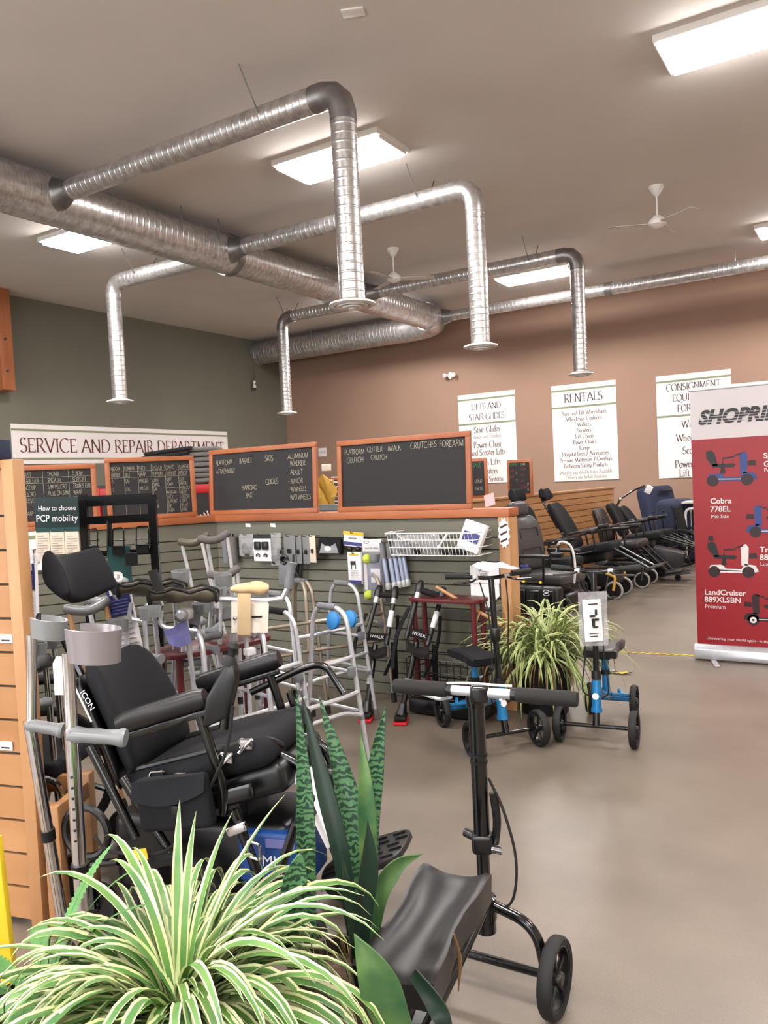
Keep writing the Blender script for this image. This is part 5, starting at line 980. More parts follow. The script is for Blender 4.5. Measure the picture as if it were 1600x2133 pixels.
# ---------------------------------------------------------------- knee scooters
def pad_saddle(b, c, X, Y, L, w, th, dip=.03, endup=.02):
    """pad with raised long edges; c centre of the top, X along, Y across"""
    X, Y = V(X).normalized(), V(Y).normalized(); Z = X.cross(Y); n, m = 14, 12; f, k = [], []
    for i in range(n+1):
        u = -1+2*i/n; e = 1-.16*math.exp(-((abs(u)-.1)/.35)**2); f.append([]); k.append([])
        for j in range(m+1):
            v = -1+2*j/m; z = dip*(abs(v)**2.2-1)+endup*abs(u)**3*(1-abs(v)*.5); rd = -.012*max(0, (abs(v)-.86)/.14)**2-.008*max(0, (abs(u)-.9)/.1)**2
            f[-1].append(V(c)+X*u*L/2+Y*v*w/2*e+Z*(z+rd)); k[-1].append(V(c)+X*u*L/2*.97+Y*v*w/2*e*.96+Z*(-th-dip*.6*(1-abs(v)**2)*0))
    b.sheet(f); b.sheet(k)
    for A, B in ((f[0], k[0]), (f[-1], k[-1]), ([r[0] for r in f], [r[0] for r in k]), ([r[-1] for r in f], [r[-1] for r in k])): b.sheet([A, B])
    bmesh.ops.remove_doubles(b.bm, verts=b.bm.verts[:], dist=.0004); bmesh.ops.recalc_face_normals(b.bm, faces=b.bm.faces[:]); return b
mid = V((-.982, 2.019, 0)); rzf = R(92.1)
ks = thing('knee_scooter', 'black knee scooter with a silver handlebar closest to the camera', 'knee scooter', mid, rzf)
KI = (M.Translation(mid) @ M.Rotation(rzf, 4, 'Z')).inverted()
for s in (-1, 1):
    wheel(ks, (0, s*.2, .107), (0, 1, 0), .107, .04, 5, tr=.022); MB().tube(fil([(0, s*.175, .11), (-.0, s*.15, .24), (0, s*.01, .275)], .13, 10), .015, 12).out('fork_arm', 'black_metal', ks); MB().lathe([(.02, -.02), (.02, .02)], (0, s*.176, .108), (0, 1, 0), 12).out('axle_hub', 'black_metal', ks)
MB().tube([(0, -.18, .107), (0, .18, .107)], .0125, 12).out('axle', 'black_metal', ks)
MB().tube([(0, 0, .2), (0, 0, .47)], .019, 14).out('steering_tube', 'black_metal', ks); MB().tube([(0, 0, .44), (0, 0, .885)], .0235, 18).out('stem', 'black_metal', ks)
MB().lathe([(.027, -.035), (.033, -.03), (.033, .03), (.027, .035)], (0, 0, .26), n=18).out('head_collar', 'black_metal', ks); MB().lathe([(.03, -.02), (.03, .02)], (0, 0, .21), n=16).out('head_cap', 'black_metal', ks)
j = pad(MB(), (0, 0, .45), (.06, .06, .055), (0, 0, .4), .012).out('fold_joint', 'black_plastic', ks); MB().tube([(.0, .0, .455), (.02, .06, .46)], .014, 10).out('joint_knob', 'black_plastic', j); MB().lathe([(.011, 0), (.011, .03)], (-.01, -.035, .44), (0, -1, 0), 10).out('bolt', 'chrome', j)
MB().tube(fil([(.01, -.035, .45), (.0, -.05, .52), (.0, -.04, .6)], .03), .012, 10).out('fold_lever', 'black_plastic', ks)
for z in (.685, .705): MB().lathe([(.025, -.004), (.026, .004)], (0, 0, z), n=16).out('cable_tie', 'rubber', ks)
MB().tube(spl([(0, -.028, .64), (0, -.07, .55), (0, -.1, .42), (0, -.085, .3), (0, -.03, .255)]), .004, 6).out('brake_cable', 'rubber', ks)
for s in (-1, 1):
    MB().tube(fil([(-.02, s*.012, .3), (-.12, s*.035, .3), (-.8, s*.045, .12)], .05), .016, 12).out('frame_tube', 'black_metal', ks); wheel(ks, (-.8, s*.1, .1), (0, 1, 0), .1, .035, 5, tr=.022)
MB().tube([(-.8, -.1, .1), (-.8, .1, .1)], .0125, 10).out('rear_axle', 'black_metal', ks); MB().box((-.45, 0, .21), (.05, .13, .03), (0, R(-14), 0), .004).out('frame_label', 'grey_plastic', ks)
ta, tb = onz(942, 1822, .5), onz(828, 1985, .5); sc_ = (ta+tb)/2; sx = (ta-tb).normalized(); sy = V((0, 0, 1)).cross(sx)
S3 = KI.to_3x3(); pad_saddle(MB(), KI @ sc_, S3 @ (sx+V((0, 0, .06))), S3 @ sy, (ta-tb).length+.07, .185, .085, .035, .012).out('knee_pad', 'vinyl', ks)
k = KI @ sc_; MB().tube([k-V((0, 0, .08)), V((k.x-.02, 0, .24))], .018, 12).out('seat_post', 'black_metal', ks); pad(MB(), k-V((-.1, 0, .11)), (.1, .05, .05), (0, 0, 0), .015).out('pad_bracket', 'black_plastic', ks)
hl, hr = KI @ onz(822, 1428, .915), KI @ onz(1203, 1457, .915)
def hp(u): return hl+(hr-hl)*u
bar = MB().tube([hp(.03), hp(.97)], .0135, 14).out('handlebar', 'alu', ks)
for u0, u1 in ((0, .31), (.69, 1)): MB().tube([hp(u0), hp(u0+.015*(1 if u0 < .5 else 1)), hp(u1-.01), hp(u1)], [.0185, .0205, .0205, .0185], 16).out('foam_grip', 'foam', ks)
for u in (.325, .675): MB().tube([hp(u-.012), hp(u+.012)], .0175, 14).out('grip_clamp', 'black_plastic', ks)
pad(MB(), hp(.49)+V((0, 0, -.004)), (.045, .05, .05), (0, 0, .4), .01).out('bar_clamp', 'black_metal', ks); MB().tube([hp(.49), (0, 0, .87)], .02, 14).out('clamp_neck', 'black_metal', ks); MB().lathe([(.027, -.02), (.03, 0), (.027, .02)], (0, 0, .865), n=16).out('height_collar', 'black_metal', ks)
MB().tube(spl([hp(.31)+V((0, 0, .018)), hp(.42)+V((0, 0, .022)), hp(.56)+V((0, 0, .022)), hp(.66)+V((.01, 0, .02))]), .0035, 6).out('brake_cable', 'white_plastic', ks)
MB().tube(spl([hp(.33)-V((0, 0, .02)), hp(.22)-V((-.04, 0, .04)), hp(.1)-V((-.05, 0, .03))]), .005, 6).out('brake_lever', 'alu', ks); MB().tube(fil([(.02, -.03, .87), (.03, -.07, .865), (.0, -.075, .87)], .02), .005, 6).out('quick_release', 'chrome', ks)

def blue_scooter(lb, f1, f2, turn=0, sl=.3):
    a, c = onz(*f1), onz(*f2); m_ = (a+c)/2; ax = c-a; fw = V((ax.y, -ax.x, 0)); rz = math.atan2(fw.y, fw.x); t = thing('knee_scooter', lb, 'knee scooter', m_, rz, 'blue knee scooters')
    for s in (-1, 1):
        wheel(t, (0, s*.2, .1), (0, 1, 0), .1, .04, 5, tr=.02); wheel(t, (-.56, s*.13, .095), (0, 1, 0), .095, .038, 5, tr=.02)
    MB().tube([(0, -.19, .1), (0, .19, .1)], .0115, 12).out('axle', 'black_metal', t); MB().tube([(0, 0, .1), (-.03, 0, .2)], .02, 12).out('fork', 'black_metal', t)
    MB().tube([(-.03, 0, .17), (-.055, 0, .34)], .026, 16).out('head_tube', 'blue_metal', t); hc = MB(); hc.lathe([(.031, -.012), (.031, .012)], (-.033, 0, .18), (-.025, 0, .17), 16); hc.out('head_ring', 'blue_metal', t); MB().lathe([(.027, 0), (.027, .045)], (-.056, 0, .345), (-.025, 0, .17), 14).out('head_bearing', 'black_plastic', t)
    MB().beam((-.022, 0, .23), (-.03, 0, .28), .02, .001).out('round_badge', 'paper', t) if False else MB().lathe([(.018, 0), (.018, .002)], (-.014, 0, .26), (1, 0, .14), 14).out('round_badge', 'paper', t)
    st_ = MB().tube([(-.058, 0, .36), (-.1, 0, .93)], .0165, 14).out('stem', 'black_metal', t); MB().lathe([(.024, -.03), (.028, -.02), (.028, .03), (.022, .04)], (-.08, 0, .62), (-.04, 0, .57), 14).out('stem_clamp', 'black_plastic', t)
    MB().tube([(-.085, -.03, .62), (-.085, -.055, .6)], .008, 8).out('clamp_lever', 'black_plastic', t)
    T = M.Translation((-.1, 0, .93)) @ M.Rotation(R(turn), 4, 'Z')
    MB(T).tube(fil([(-.05, -.23, .02), (-.02, -.12, .015), (0, 0, 0), (-.02, .12, .015), (-.05, .23, .02)], .08), .011, 10).out('handlebar', 'black_metal', t)
    for s in (-1, 1):
        MB(T).tube([(-.03, s*.13, .018), (-.053, s*.245, .023)], .017, 12).out('grip', 'rubber', t); MB(T).tube(fil([(.01, s*.09, .005), (.05, s*.12, -.005), (.025, s*.22, -.01)], .03), .006, 8).out('brake_lever', 'black_metal', t); MB(T).box((0, s*.09, .01), (.03, .03, .025), None, .006).out('lever_mount', 'alu_satin', t)
    for s in (-1, 1): MB().tube(spl([(-.08, s*.08, .92), (-.03, s*.06, .75), (-.03, s*.05, .5), (-.02, s*.07, .3), (-.06, s*.03, .24)]), .004, 6).out('brake_cable', 'rubber', t)
    MB().tube(fil([(-.05, 0, .3), (-.2, 0, .22), (-.42, 0, .17), (-.56, 0, .12)], .08), .022, 14).out('main_tube', 'blue_metal', t); MB().tube([(-.56, -.12, .1), (-.56, .12, .1)], .014, 12).out('rear_axle', 'blue_metal', t)
    MB().tube([(-.36, 0, .19), (-.36, 0, .4)], .021, 14).out('seat_post', 'blue_metal', t); MB().lathe([(.026, 0), (.026, .03)], (-.36, 0, .3), n=14).out('post_collar', 'black_plastic', t); MB().tube([(-.36, .0, .32), (-.36, .05, .325)], .007, 8).out('post_lever', 'alu', t)
    for s in (-1, 1): MB().tube([(-.4, s*.02, .17), (-.54, s*.1, .13)], .011, 8).out('stay', 'blue_metal', t); MB().box((-.5, s*.06, .155), (.06, .02, .03), (0, .3, s*.5), .006).out('brake_block', 'blue_metal', t)
    pad_saddle(MB(), (-.36, 0, .485), (1, 0, 0), (0, 1, 0), .34, .19, .055, .008, .0).out('knee_pad', 'fabric' if sl > 0 else 'vinyl', t); MB().box((-.36, 0, .42), (.2, .09, .025), None, .005).out('pad_plate', 'black_metal', t)
    return t
k1 = blue_scooter('blue knee scooter left of the potted plant with white paper on its handlebar', (985, 1578), (1125, 1553), -10, .3)
k2 = blue_scooter('blue knee scooter right of the potted plant with a paper bag hung on its stem', (1170, 1543), (1320, 1557), 0, -.3)
def kp(t, v): return M.Translation(t.location) @ M.Rotation(t.rotation_euler.z, 4, 'Z') @ V(v)
p = kp(k1, (-.09, .02, .975)); t = thing('paper_sheet', 'curled white paper lying on the left blue scooter handlebar', 'paper', p); XX, YY = (RT*.95+FW*.1).normalized(), (FW*.9-RT*.4).normalized(); YY.z = 0
MB().sheet([[XX*(i*.028-.08)+YY*(j*.045-.09)+V((0, 0, .012*math.sin(i*.9)+.008*i*.6+.02*(j/4)**2)) for i in range(7)] for j in range(5)], .002).out('sheet', 'paper', t)
p = kp(k2, (.0, 0, .86)); t = thing('hanging_bag', 'clear zip bag with a printed assembly sheet hung on the right blue scooter', 'bag', p); n_ = -FW; n_ = V((n_.x, n_.y, 0)).normalized(); x_ = V((-n_.y, n_.x, 0))
if x_.dot(RT) < 0: x_ = -x_
def bp(u, v, o=0): return x_*u+V((0, 0, v))+n_*o
MB().sheet([[bp(-.075+.026*i, -.02-.1*j*.37*1.0, .01+.006*math.sin(i*1.3+j)) for i in range(7)] for j in range(9)], .003).out('bag_film', 'film', t)
MB().sheet([[bp(-.055+.1*i/4+.008*j*.2, -.06-.23*j/5, .018+.004*math.sin(i)) for i in range(5)] for j in range(6)], .002).out('sheet', 'paper', t)
b = MB()
for (u, v, w, h) in ((.0, -.085, .05, .006), (.015, -.13, .012, .03), (-.005, -.15, .03, .012), (.01, -.17, .04, .012), (.0, -.19, .016, .03), (.01, -.21, .03, .008), (.0, -.245, .05, .004), (.0, -.26, .04, .004)): b.beam(bp(u-w/2, v, .026), bp(u+w/2, v, .026), .001, h)
b.out('print', 'print_black', t)
# ---------------------------------------------------------------- plants
def strap_leaf(b, base, az, el, L, w, droop, n=11, fold=.25, twist=0, mats=(1, 0, 1), kink=0):
    p = V(base); a = el; step = L/n; side = V((-math.sin(az), math.cos(az), 0)); rows = []
    for i in range(n+1):
        u = i/n; ww = w/2*min(1, (.6+u*2.2))*(1 if u < .45 else max(.02, 1-((u-.45)/.55)**1.7)); d = V((math.cos(az)*math.cos(a), math.sin(az)*math.cos(a), math.sin(a))); nr = side.cross(d)*-1
        s = side*math.cos(twist*u)+nr*math.sin(twist*u); rows.append([p-s*ww+nr*ww*fold, p-s*ww*.6, p+s*ww*.6, p+s*ww+nr*ww*fold]); p = p+d*step
        a -= droop*step/L*(n/ n)*(.35+1.5*u) + (kink if abs(u-.6) < .05 else 0); a = max(a, -1.5)
    vs = [s_ for r_ in rows for s_ in r_]
    for c in range(3):
        b.mi = mats[c]; b.faces([v for r_ in rows for v in (r_[c], r_[c+1])], [(2*i, 2*i+1, 2*i+3, 2*i+2) for i in range(n)])
def pot(t, r, h, m, rim=.012, soil=True):
    MB().lathe([(r*.74, 0), (r*.97, h*.86), (r*1.06, h*.87), (r*1.08, h), (r*.98, h), (r*.95, h*.9), (.01, h*.88)], n=32, cap=False).out('pot', m, t)
    if soil: MB().lathe([(.001, h*.93), (r*.5, h*.935), (r*.955, h*.91)], n=24, cap=False).out('soil', 'soil', t)
rnd = random.Random(11)
c = onz(368, 2040, .55); sp_ = thing('spider_plant', 'large striped spider plant in the bottom left foreground', 'potted plant', (c.x, c.y, 0))
pot(sp_, .15, .52, 'pot_brown'); b = MB()
for i in range(340):
    az = rnd.uniform(0, 2*PI); k = (i/340)**.85; el = 1.3-k*1.15+rnd.uniform(-.15, .15); L = (.25+.25*k**.5)*rnd.uniform(.75, 1.2); r = rnd.uniform(0, .07)
    strap_leaf(b, (r*math.cos(az)*1.3, r*math.sin(az)*1.3, .5), az+rnd.uniform(-.3, .3), el, L, rnd.uniform(.016, .025), rnd.uniform(1.8, 3.3)*(.7 if k < .1 else 1.05), twist=rnd.uniform(-.6, .6))
# the long leaves that stand out in front of the rest
for az, el, L, dr in ((.9, 1.2, .42, .5), (.5, 1.0, .44, 1.5), (2.3, 1.15, .38, .8), (1.9, 1.4, .33, .4), (2.8, 1.05, .46, 1.7), (.3, 1.0, .5, 1.9), (3.3, 1.1, .45, 2.0), (1.35, 1.35, .34, .5), (2.9, 1.25, .36, 1.9), (.1, .8, .5, 2.2)): strap_leaf(b, (.02*math.cos(az), .02*math.sin(az), .52), az, el, L, .023, dr)
b.out('foliage', ['leaf', 'leaf_edge'], sp_, sharp=180)
# fern
c = onz(95, 2040, .5); fe = thing('fern', 'green fern with small leaflets at the lower left edge beside the spider plant', 'potted plant', (c.x, c.y, 0)); pot(fe, .11, .46, 'pot_brown')
def frond(b, base, az, el, L, droop, w=.04, n=30):
    p = V(base); a = el; side = V((-math.sin(az), math.cos(az), 0)); P = []
    for i in range(n+1):
        d = V((math.cos(az)*math.cos(a), math.sin(az)*math.cos(a), math.sin(a))); P.append((p.copy(), d.copy())); p = p+d*L/n; a -= droop/n*(.4+1.3*i/n)
    b.tube([q[0] for q in P], [.0022*(1-i/(n+2)) for i in range(n+1)], 5)
    for i, (q, d) in enumerate(P[2:]):
        u = i/(n-1); l = w*(math.sin(PI*min(1, .12+u*.9))**.7)
        for s in (-1, 1):
            e = (side*s+d*.25).normalized(); nn = d*.0065; b.faces([q-nn*.5, q+nn, q+e*l*.6+nn*1.1, q+e*l, q+e*l*.6-nn*.7], [(0, 1, 2, 3, 4)] if s < 0 else [(4, 3, 2, 1, 0)])
for i in range(14):
    az = rnd.uniform(0, 6.28); fb = MB(); frond(fb, (.03*math.cos(az), .03*math.sin(az), .45), az, rnd.uniform(.3, 1.0), rnd.uniform(.24, .36), rnd.uniform(1, 2), .026); fb.out('frond', 'fern', fe)
for az, el, L in ((.5, 1.25, .42), (.15, 1.05, .46), (1.5, 1.3, .38)): fb = MB(); frond(fb, (0, 0, .45), az, el, L*.85, .8, .02); fb.out('frond', 'fern', fe)
# snake plant
c = onz(722, 2015, .42); sn = thing('snake_plant', 'tall snake plant with banded upright leaves behind the front knee scooter', 'potted plant', (c.x, c.y, 0)); pot(sn, .125, .42, 'pot_brown'); NLv = 0
def sleaf(pts, wpx, dep, m, th=.004, curl=.25, tip=1.3):
    P = spl([atd(x, y, dep+dd) for x, y, dd in pts], 7); n = len(P)-1; rows = []; nrm = -fd
    for i, p in enumerate(P):
        u = i/n; d = (P[min(i+1, n)]-P[max(i-1, 0)]).normalized(); s = d.cross(nrm).normalized(); w = wpx/1652*dep/2*(min(1, .7+.6*u))*(1 if u < .55 else max(.03, 1-((u-.55)/.45)**tip))
        rows.append([p+s*w*v+nrm*w*curl*(1-v*v)*-1 for v in (-1, -.5, 0, .5, 1)])
    MB().sheet(rows, th).out('leaf', m, sn, world=True, sharp=60)
sleaf([(645, 1990, .0), (640, 1880, .03), (634, 1640, .05), (617, 1428, .05)], 42, 1.9, 'snake')
sleaf([(745, 1990, -.02), (712, 1790, .0), (668, 1610, .03), (628, 1445, .06)], 40, 1.84, 'snake_dark')
sleaf([(772, 2000, 0), (758, 1850, .0), (720, 1640, .03), (664, 1448, .06)], 58, 1.88, 'snake')
sleaf([(770, 1990, .06), (772, 1740, .08), (785, 1580, .08), (804, 1468, .08)], 40, 1.95, 'snake')
sleaf([(778, 1995, .0), (768, 1800, .0), (762, 1640, .0), (751, 1520, .02)], 40, 1.8, 'snake_plain', tip=1.1)
sleaf([(752, 1990, -.03), (762, 1880, -.04), (770, 1790, -.05), (766, 1708, -.05)], 40, 1.78, 'snake_dark')
sleaf([(768, 1995, .02), (790, 1870, .02), (828, 1805, .03), (880, 1778, .05)], 40, 1.8, 'snake_plain')
sleaf([(742, 1995, -.02), (732, 1890, -.04), (712, 1772, -.04)], 26, 1.75, 'snake_dark'); sleaf([(590, 2010, -.05), (598, 1930, -.06), (612, 1850, -.06), (626, 1775, -.06)], 52, 1.72, 'snake', tip=3)
sleaf([(845, 2200, -.1), (815, 2120, -.12), (780, 2030, -.12), (738, 1945, -.1)], 80, 1.56, 'snake_plain', tip=1.5)
sleaf([(862, 2030, .04), (893, 2072, .0), (920, 2120, -.03), (940, 2180, -.03)], 40, 1.6, 'snake_dark', tip=2.2); sleaf([(770, 2010, 0), (800, 2050, .0), (825, 2085, .02), (838, 2140, .02)], 50, 1.7, 'snake_dark', tip=2.5)
for pts in ([(705, 1940), (716, 1975), (722, 2010)], [(740, 1930), (730, 1985), (738, 2015)], [(945, 1945), (958, 2000), (955, 2065)]):
    P = spl([atd(x, y, 1.76) for x, y in pts], 5); MB().tube(P, [.006*(1-abs(2*i/(len(P)-1)-.8)*.6) for i in range(len(P))], 6, sx=.35).out('dry_leaf', 'dry_leaf', sn, world=True)
# spider plant by the blue scooters
c = onz(1105, 1488); s2 = thing('spider_plant', 'spider plant in a big black pot between the two blue knee scooters', 'potted plant', (c.x+.05, c.y+.12, 0)); pot(s2, .2, .36, 'pot_black'); b = MB()
for i in range(400):
    az = rnd.uniform(0, 2*PI); k = i/400; r = rnd.uniform(0, .17); q = rnd.uniform(0, 6.28)
    strap_leaf(b, (r*math.cos(q), r*math.sin(q), .35), az, 1.25-k*1.1+rnd.uniform(-.2, .2), rnd.uniform(.34, .64), rnd.uniform(.014, .022), rnd.uniform(1.7, 3.2), n=9, twist=rnd.uniform(-.5, .5))
b.out('foliage', ['leaf_far', 'leaf_edge_far'], s2, sharp=180)
b = MB()
for i in range(16):
    az = rnd.uniform(-2.4, -.4); q = rnd.uniform(.16, .22); strap_leaf(b, (q*math.cos(az), q*math.sin(az), .35), az, rnd.uniform(-.3, .3), rnd.uniform(.25, .42), .007, 3, n=7, mats=(0, 0, 0))
b.out('dry_leaves', ['dry_leaf'], s2, sharp=180)
t = thing('bamboo_stake', 'long bamboo stake leaning left out of the black pot', 'stake', s2.location+V((0, 0, .4))); MB().tube([atd(1045, 1302, 4.85), atd(908, 1222, 5.0)], .011, 8).out('cane', 'bamboo', t, world=True); MB().tube([atd(1000, 1275, 4.88), atd(992, 1296, 4.86)], .006, 6).out('twig', 'bamboo', t, world=True)
t = thing('bamboo_stake', 'short upright bamboo stake in the black pot behind the scooter stem', 'stake', s2.location+V((.05, .05, .4))); MB().tube([atd(1055, 1320, 4.8), atd(1064, 1232, 4.85)], .011, 8).out('cane', 'bamboo', t, world=True); MB().tube([atd(1056, 1290, 4.8), atd(1050, 1262, 4.8)], .008, 6).out('twig', 'bamboo', t, world=True)

# ---------------------------------------------------------------- tan slatwall end and wooden frame at the left edge
FD = V((-.97, -.243, 0)); FN = V((.243, -.97, 0)); FP = V((-2.475, 1.628, 0)); t = thing('wooden_slatwall', 'tall tan wooden slatwall end at the left edge of the view', 'display panel', FP)
slats(FP+FD*.05, FD, FN, 1.3, 'slat_panel', t, 'wood_h', 1.6, .118, .16); a = FP+FN*-.005
MB().box((0, 0, 0), (.055, .05, 1.63), M.Rotation(math.atan2(FD.y, FD.x), 3, 'Z'), .003); pb = MB().beam(FP+FD*.025-FN*.012, FP+FD*.025-FN*.012+V((0, 0, 1.63)), .05, .055, .003, up=FN); pb.out('edge_post', 'wood', t, world=True)
MB().beam(FP+FD*.02-FN*.012+V((0, 0, 1.615)), FP+FD*1.35-FN*.012+V((0, 0, 1.615)), .04, .03, .003).out('top_rail', 'wood_h', t, world=True)
for y, k in ((1330, 0), (1553, 1)):
    p = onpl(4, y, FP+FN*.006, FN); o = MB().beam(p-FD*.045, p+FD*.06, .004, .03).out('price_label', 'paper'); tag(o, 'white price label on the tan slatwall end, %s' % ('level with the grey crutch cuffs' if k == 0 else 'below the grey crutch grip'), 'label', 'labels on the tan slatwall'); MB().beam(p-FD*.035+FN*.003+V((0, 0, -.006)), p-FD*.0+FN*.003+V((0, 0, -.006)), .001, .006).out('print', 'ink', o)
t = thing('wooden_stand', 'low wooden stand with two rails behind the tan slatwall end', 'stand', fl(130, 2.8)); pz = lambda x, d, z: V((fl(x, d).x, fl(x, d).y, z))
for x, d, h in ((136, 2.9, .47), (66, 2.66, .45)): q = pz(x, d, 0); MB().box((q.x, q.y, h/2), (.055, .05, h), (0, 0, .5), .004).out('post', 'wood', t, world=True)
MB().beam(pz(68, 2.66, .41), pz(137, 2.84, .43), .03, .06, .004).out('rail', 'wood_h', t, world=True); MB().beam(pz(30, 2.95, .42), pz(130, 2.94, .42), .03, .06, .004).out('rail', 'wood_h', t, world=True)
o = MB().beam(atd(-14, 1740, 2.3), V((fl(-50, 2.3).x, fl(-50, 2.3).y, .01)), .05, .02, .004, up=FN).out('yellow_board', 'yellow'); tag(o, 'bright yellow upright board at the lower left edge', 'board')
o = MB().beam(FP+FD*.07+V((0, 0, 1.667)), FP+FD*.4+V((0, 0, 1.667)), .12, .07, .003).out('navy_box', 'navy'); tag(o, 'navy box sitting on top of the tan slatwall end', 'box')
t = thing('manual_wheelchair', 'black manual wheelchair half hidden behind the tan slatwall end', 'wheelchair', fl(38, 3.15), R(24)); 
for s in (-1, 1): wheel(t, (-.1, s*.27, .29), (0, 1, 0), .29, .03, 8, tr=.03); MB().tube(fil([(-.3, s*.22, .92), (-.22, s*.22, .45), (.22, s*.22, .45), (.3, s*.22, .15)], .06), .012, 8).out('side_frame', 'chrome', t); wheel(t, (.26, s*.2, .08), (0, 1, 0), .08, .03, 0); MB().tube(fil([(-.24, s*.22, .7), (.0, s*.22, .72), (.12, s*.22, .66), (.14, s*.22, .45)], .08), .022, 10).out('arm_tube', 'foam', t)
pad(MB(), (0, 0, .47), (.42, .42, .06), None, .02).out('seat', 'fabric', t); pad(MB(), (-.26, 0, .66), (.04, .42, .42), (0, R(-8), 0), .015).out('backrest', 'fabric', t)
# ---------------------------------------------------------------- roll-up banner
BY = 6.42
def bq(x, y, o=0): p = ony(x, y, BY); return V((p.x, BY-o, p.z))
bl, br = bq(1455, 1350), -.33; zt = bq(1436, 815).z; xl = (bl.x+bq(1436, 815).x)/2; zb_ = bl.z; W_ = br-xl; xc = (xl+br)/2
t = thing('roll_up_banner', 'red and white roll-up banner with mobility scooters at the right edge', 'banner', (xc, BY, 0))
MB().box((xc, BY, (zt+zb_)/2), (W_, .004, zt-zb_)).out('print_sheet', 'banner_white_dim', t, world=True); zr = bq(1440, 917).z
MB().box((xc, BY-.003, (zr+zb_+.01)/2), (W_, .003, zr-zb_-.01)).out('red_field', 'banner_red', t, world=True)
MB().box((xc, BY, zt+.008), (W_+.02, .022, .03), None, .006).out('top_bar', 'alu_satin', t, world=True)
pr = [(-.055, 0), (.055, 0), (.06, .03), (.05, .075), (.02, .11), (-.02, .11), (-.05, .075), (-.06, .03)]
MB().prism(pr, -W_/2-.02, W_/2+.02, (xc, BY, .012), (0, 1, 0), (0, 0, 1), .006).out('cassette', 'alu', t, world=True)
for x in (xl+.13, br-.13): MB().box((x, BY-.09, .008), (.04, .3, .012), (0, 0, .3), .004).out('foot', 'alu_satin', t, world=True)
MB().tube([(xc, BY+.03, .1), (xc, BY+.03, zt)], .012, 8).out('support_pole', 'alu_satin', t, world=True)
BO = V(t.location)
def bt(s, x, y, cap, m='print_white', al='LEFT', bold=.001, shear=0, sx=1): return sans(s, cap, bq(x, y)-BO+V((0, -.0055, 0)), (1, 0, 0), (0, 0, 1), m, t, al, bold=bold, shear=shear, sx=sx)
bt('SHOPRIDER', 1455, 884, .098, 'print_black', bold=.0065, shear=.3, sx=.95)
b = MB()
for k in range(4): z = bq(1460, 884).z+.012+.02*k; b.box((xl+.06+.32, BY-.0085, z), (.64, .001, .004-.0006*k))
b.out('logo_stripes', 'banner_white_dim', t, world=True)
bt('Cobra', 1480, 1049, .04); bt('778EL', 1480, 1066, .04); bt('Mid-Size', 1481, 1079, .026, bold=0); bt('LandCruiser', 1468, 1238, .04); bt('889XLSBN', 1468, 1253, .04); bt('Premium', 1469, 1266, .028, bold=0)
bt('Sp', 1591, 955, .04); bt('GK', 1591, 972, .04); bt('Power', 1592, 983, .026, bold=0); bt('Trail', 1583, 1150, .04); bt('888', 1583, 1166, .04); bt('Luxury', 1584, 1178, .026, bold=0); bt('Discovering your world again - in style', 1472, 1331, .02, bold=0)
def scooter(px, py, s, body, flip=1, head=False, tl=None):
    """printed mobility scooter, flat on the banner; px, py = middle of the deck, s = metres per unit"""
    o = bq(px, py)+V((0, -.006, 0)); k = [0]; g_ = {}
    def poly(m, pts): g_.setdefault(m, []).append([(x*flip, y) for x, y in pts])
    def disc(m, x, y, r): poly(m, [(x+r*math.cos(i*PI/8), y+r*math.sin(i*PI/8)) for i in range(16)])
    poly(body, [(-.95, .0), (-.85, .2), (-.4, .22), (-.25, .06), (.35, .04), (.5, .26), (.9, .2), (1.02, -.05), (.8, -.12), (-.8, -.12)]); poly('print_white', [(-.5, -.04), (.4, -.06), (.4, -.03), (-.5, 0)])
    poly(tl or body, [(.36, .2), (.62, .2), (.66, .95), (.55, 1.1), (.34, 1.02), (.36, .8)]); poly('print_dark', [(.2, .92), (.45, 1.0), (.45, 1.06), (.12, .96)]); poly('print_dark', [(.66, .5), (.98, .5), (.95, .72), (.68, .7)])
    poly('print_black', [(-.42, .2), (-.22, .2), (-.24, .48), (-.38, .48)]); poly('print_black', [(-.72, .48), (.12, .46), (.2, .56), (.1, .62), (-.7, .62)]); poly('print_black', [(-.72, .55), (-.5, .55), (-.62, 1.1), (-.78, 1.22), (-.95, 1.15), (-.95, .9)]); poly('print_black', [(-.3, .82), (.15, .86), (.15, .92), (-.3, .88), (-.34, .6), (-.28, .6)])
    if head: poly('print_black', [(-.92, 1.25), (-.7, 1.25), (-.72, 1.45), (-.9, 1.45)])
    for x in (-.72, .62): disc('print_dark', x, -.08, .24); disc('print_white', x, -.08, .14); disc('print_black', x, -.08, .05)
    for z, (m, ps) in enumerate(g_.items()):
        b = MB()
        for p in ps: b.faces([o+V((x*s, -.0006*(z+1)-.0004*(m != body)*2, y*s)) for x, y in p], [tuple(range(len(p)))])
        b.out('scooter_print', m, t, world=True, smooth=False)
scooter(1523, 996, .178, 'print_blue'); scooter(1607, 1104, .17, 'print_blue', -1, False, 'print_blue'); scooter(1526, 1187, .178, 'print_white', 1, True, 'print_white'); scooter(1602, 1289, .17, 'print_dark', -1)
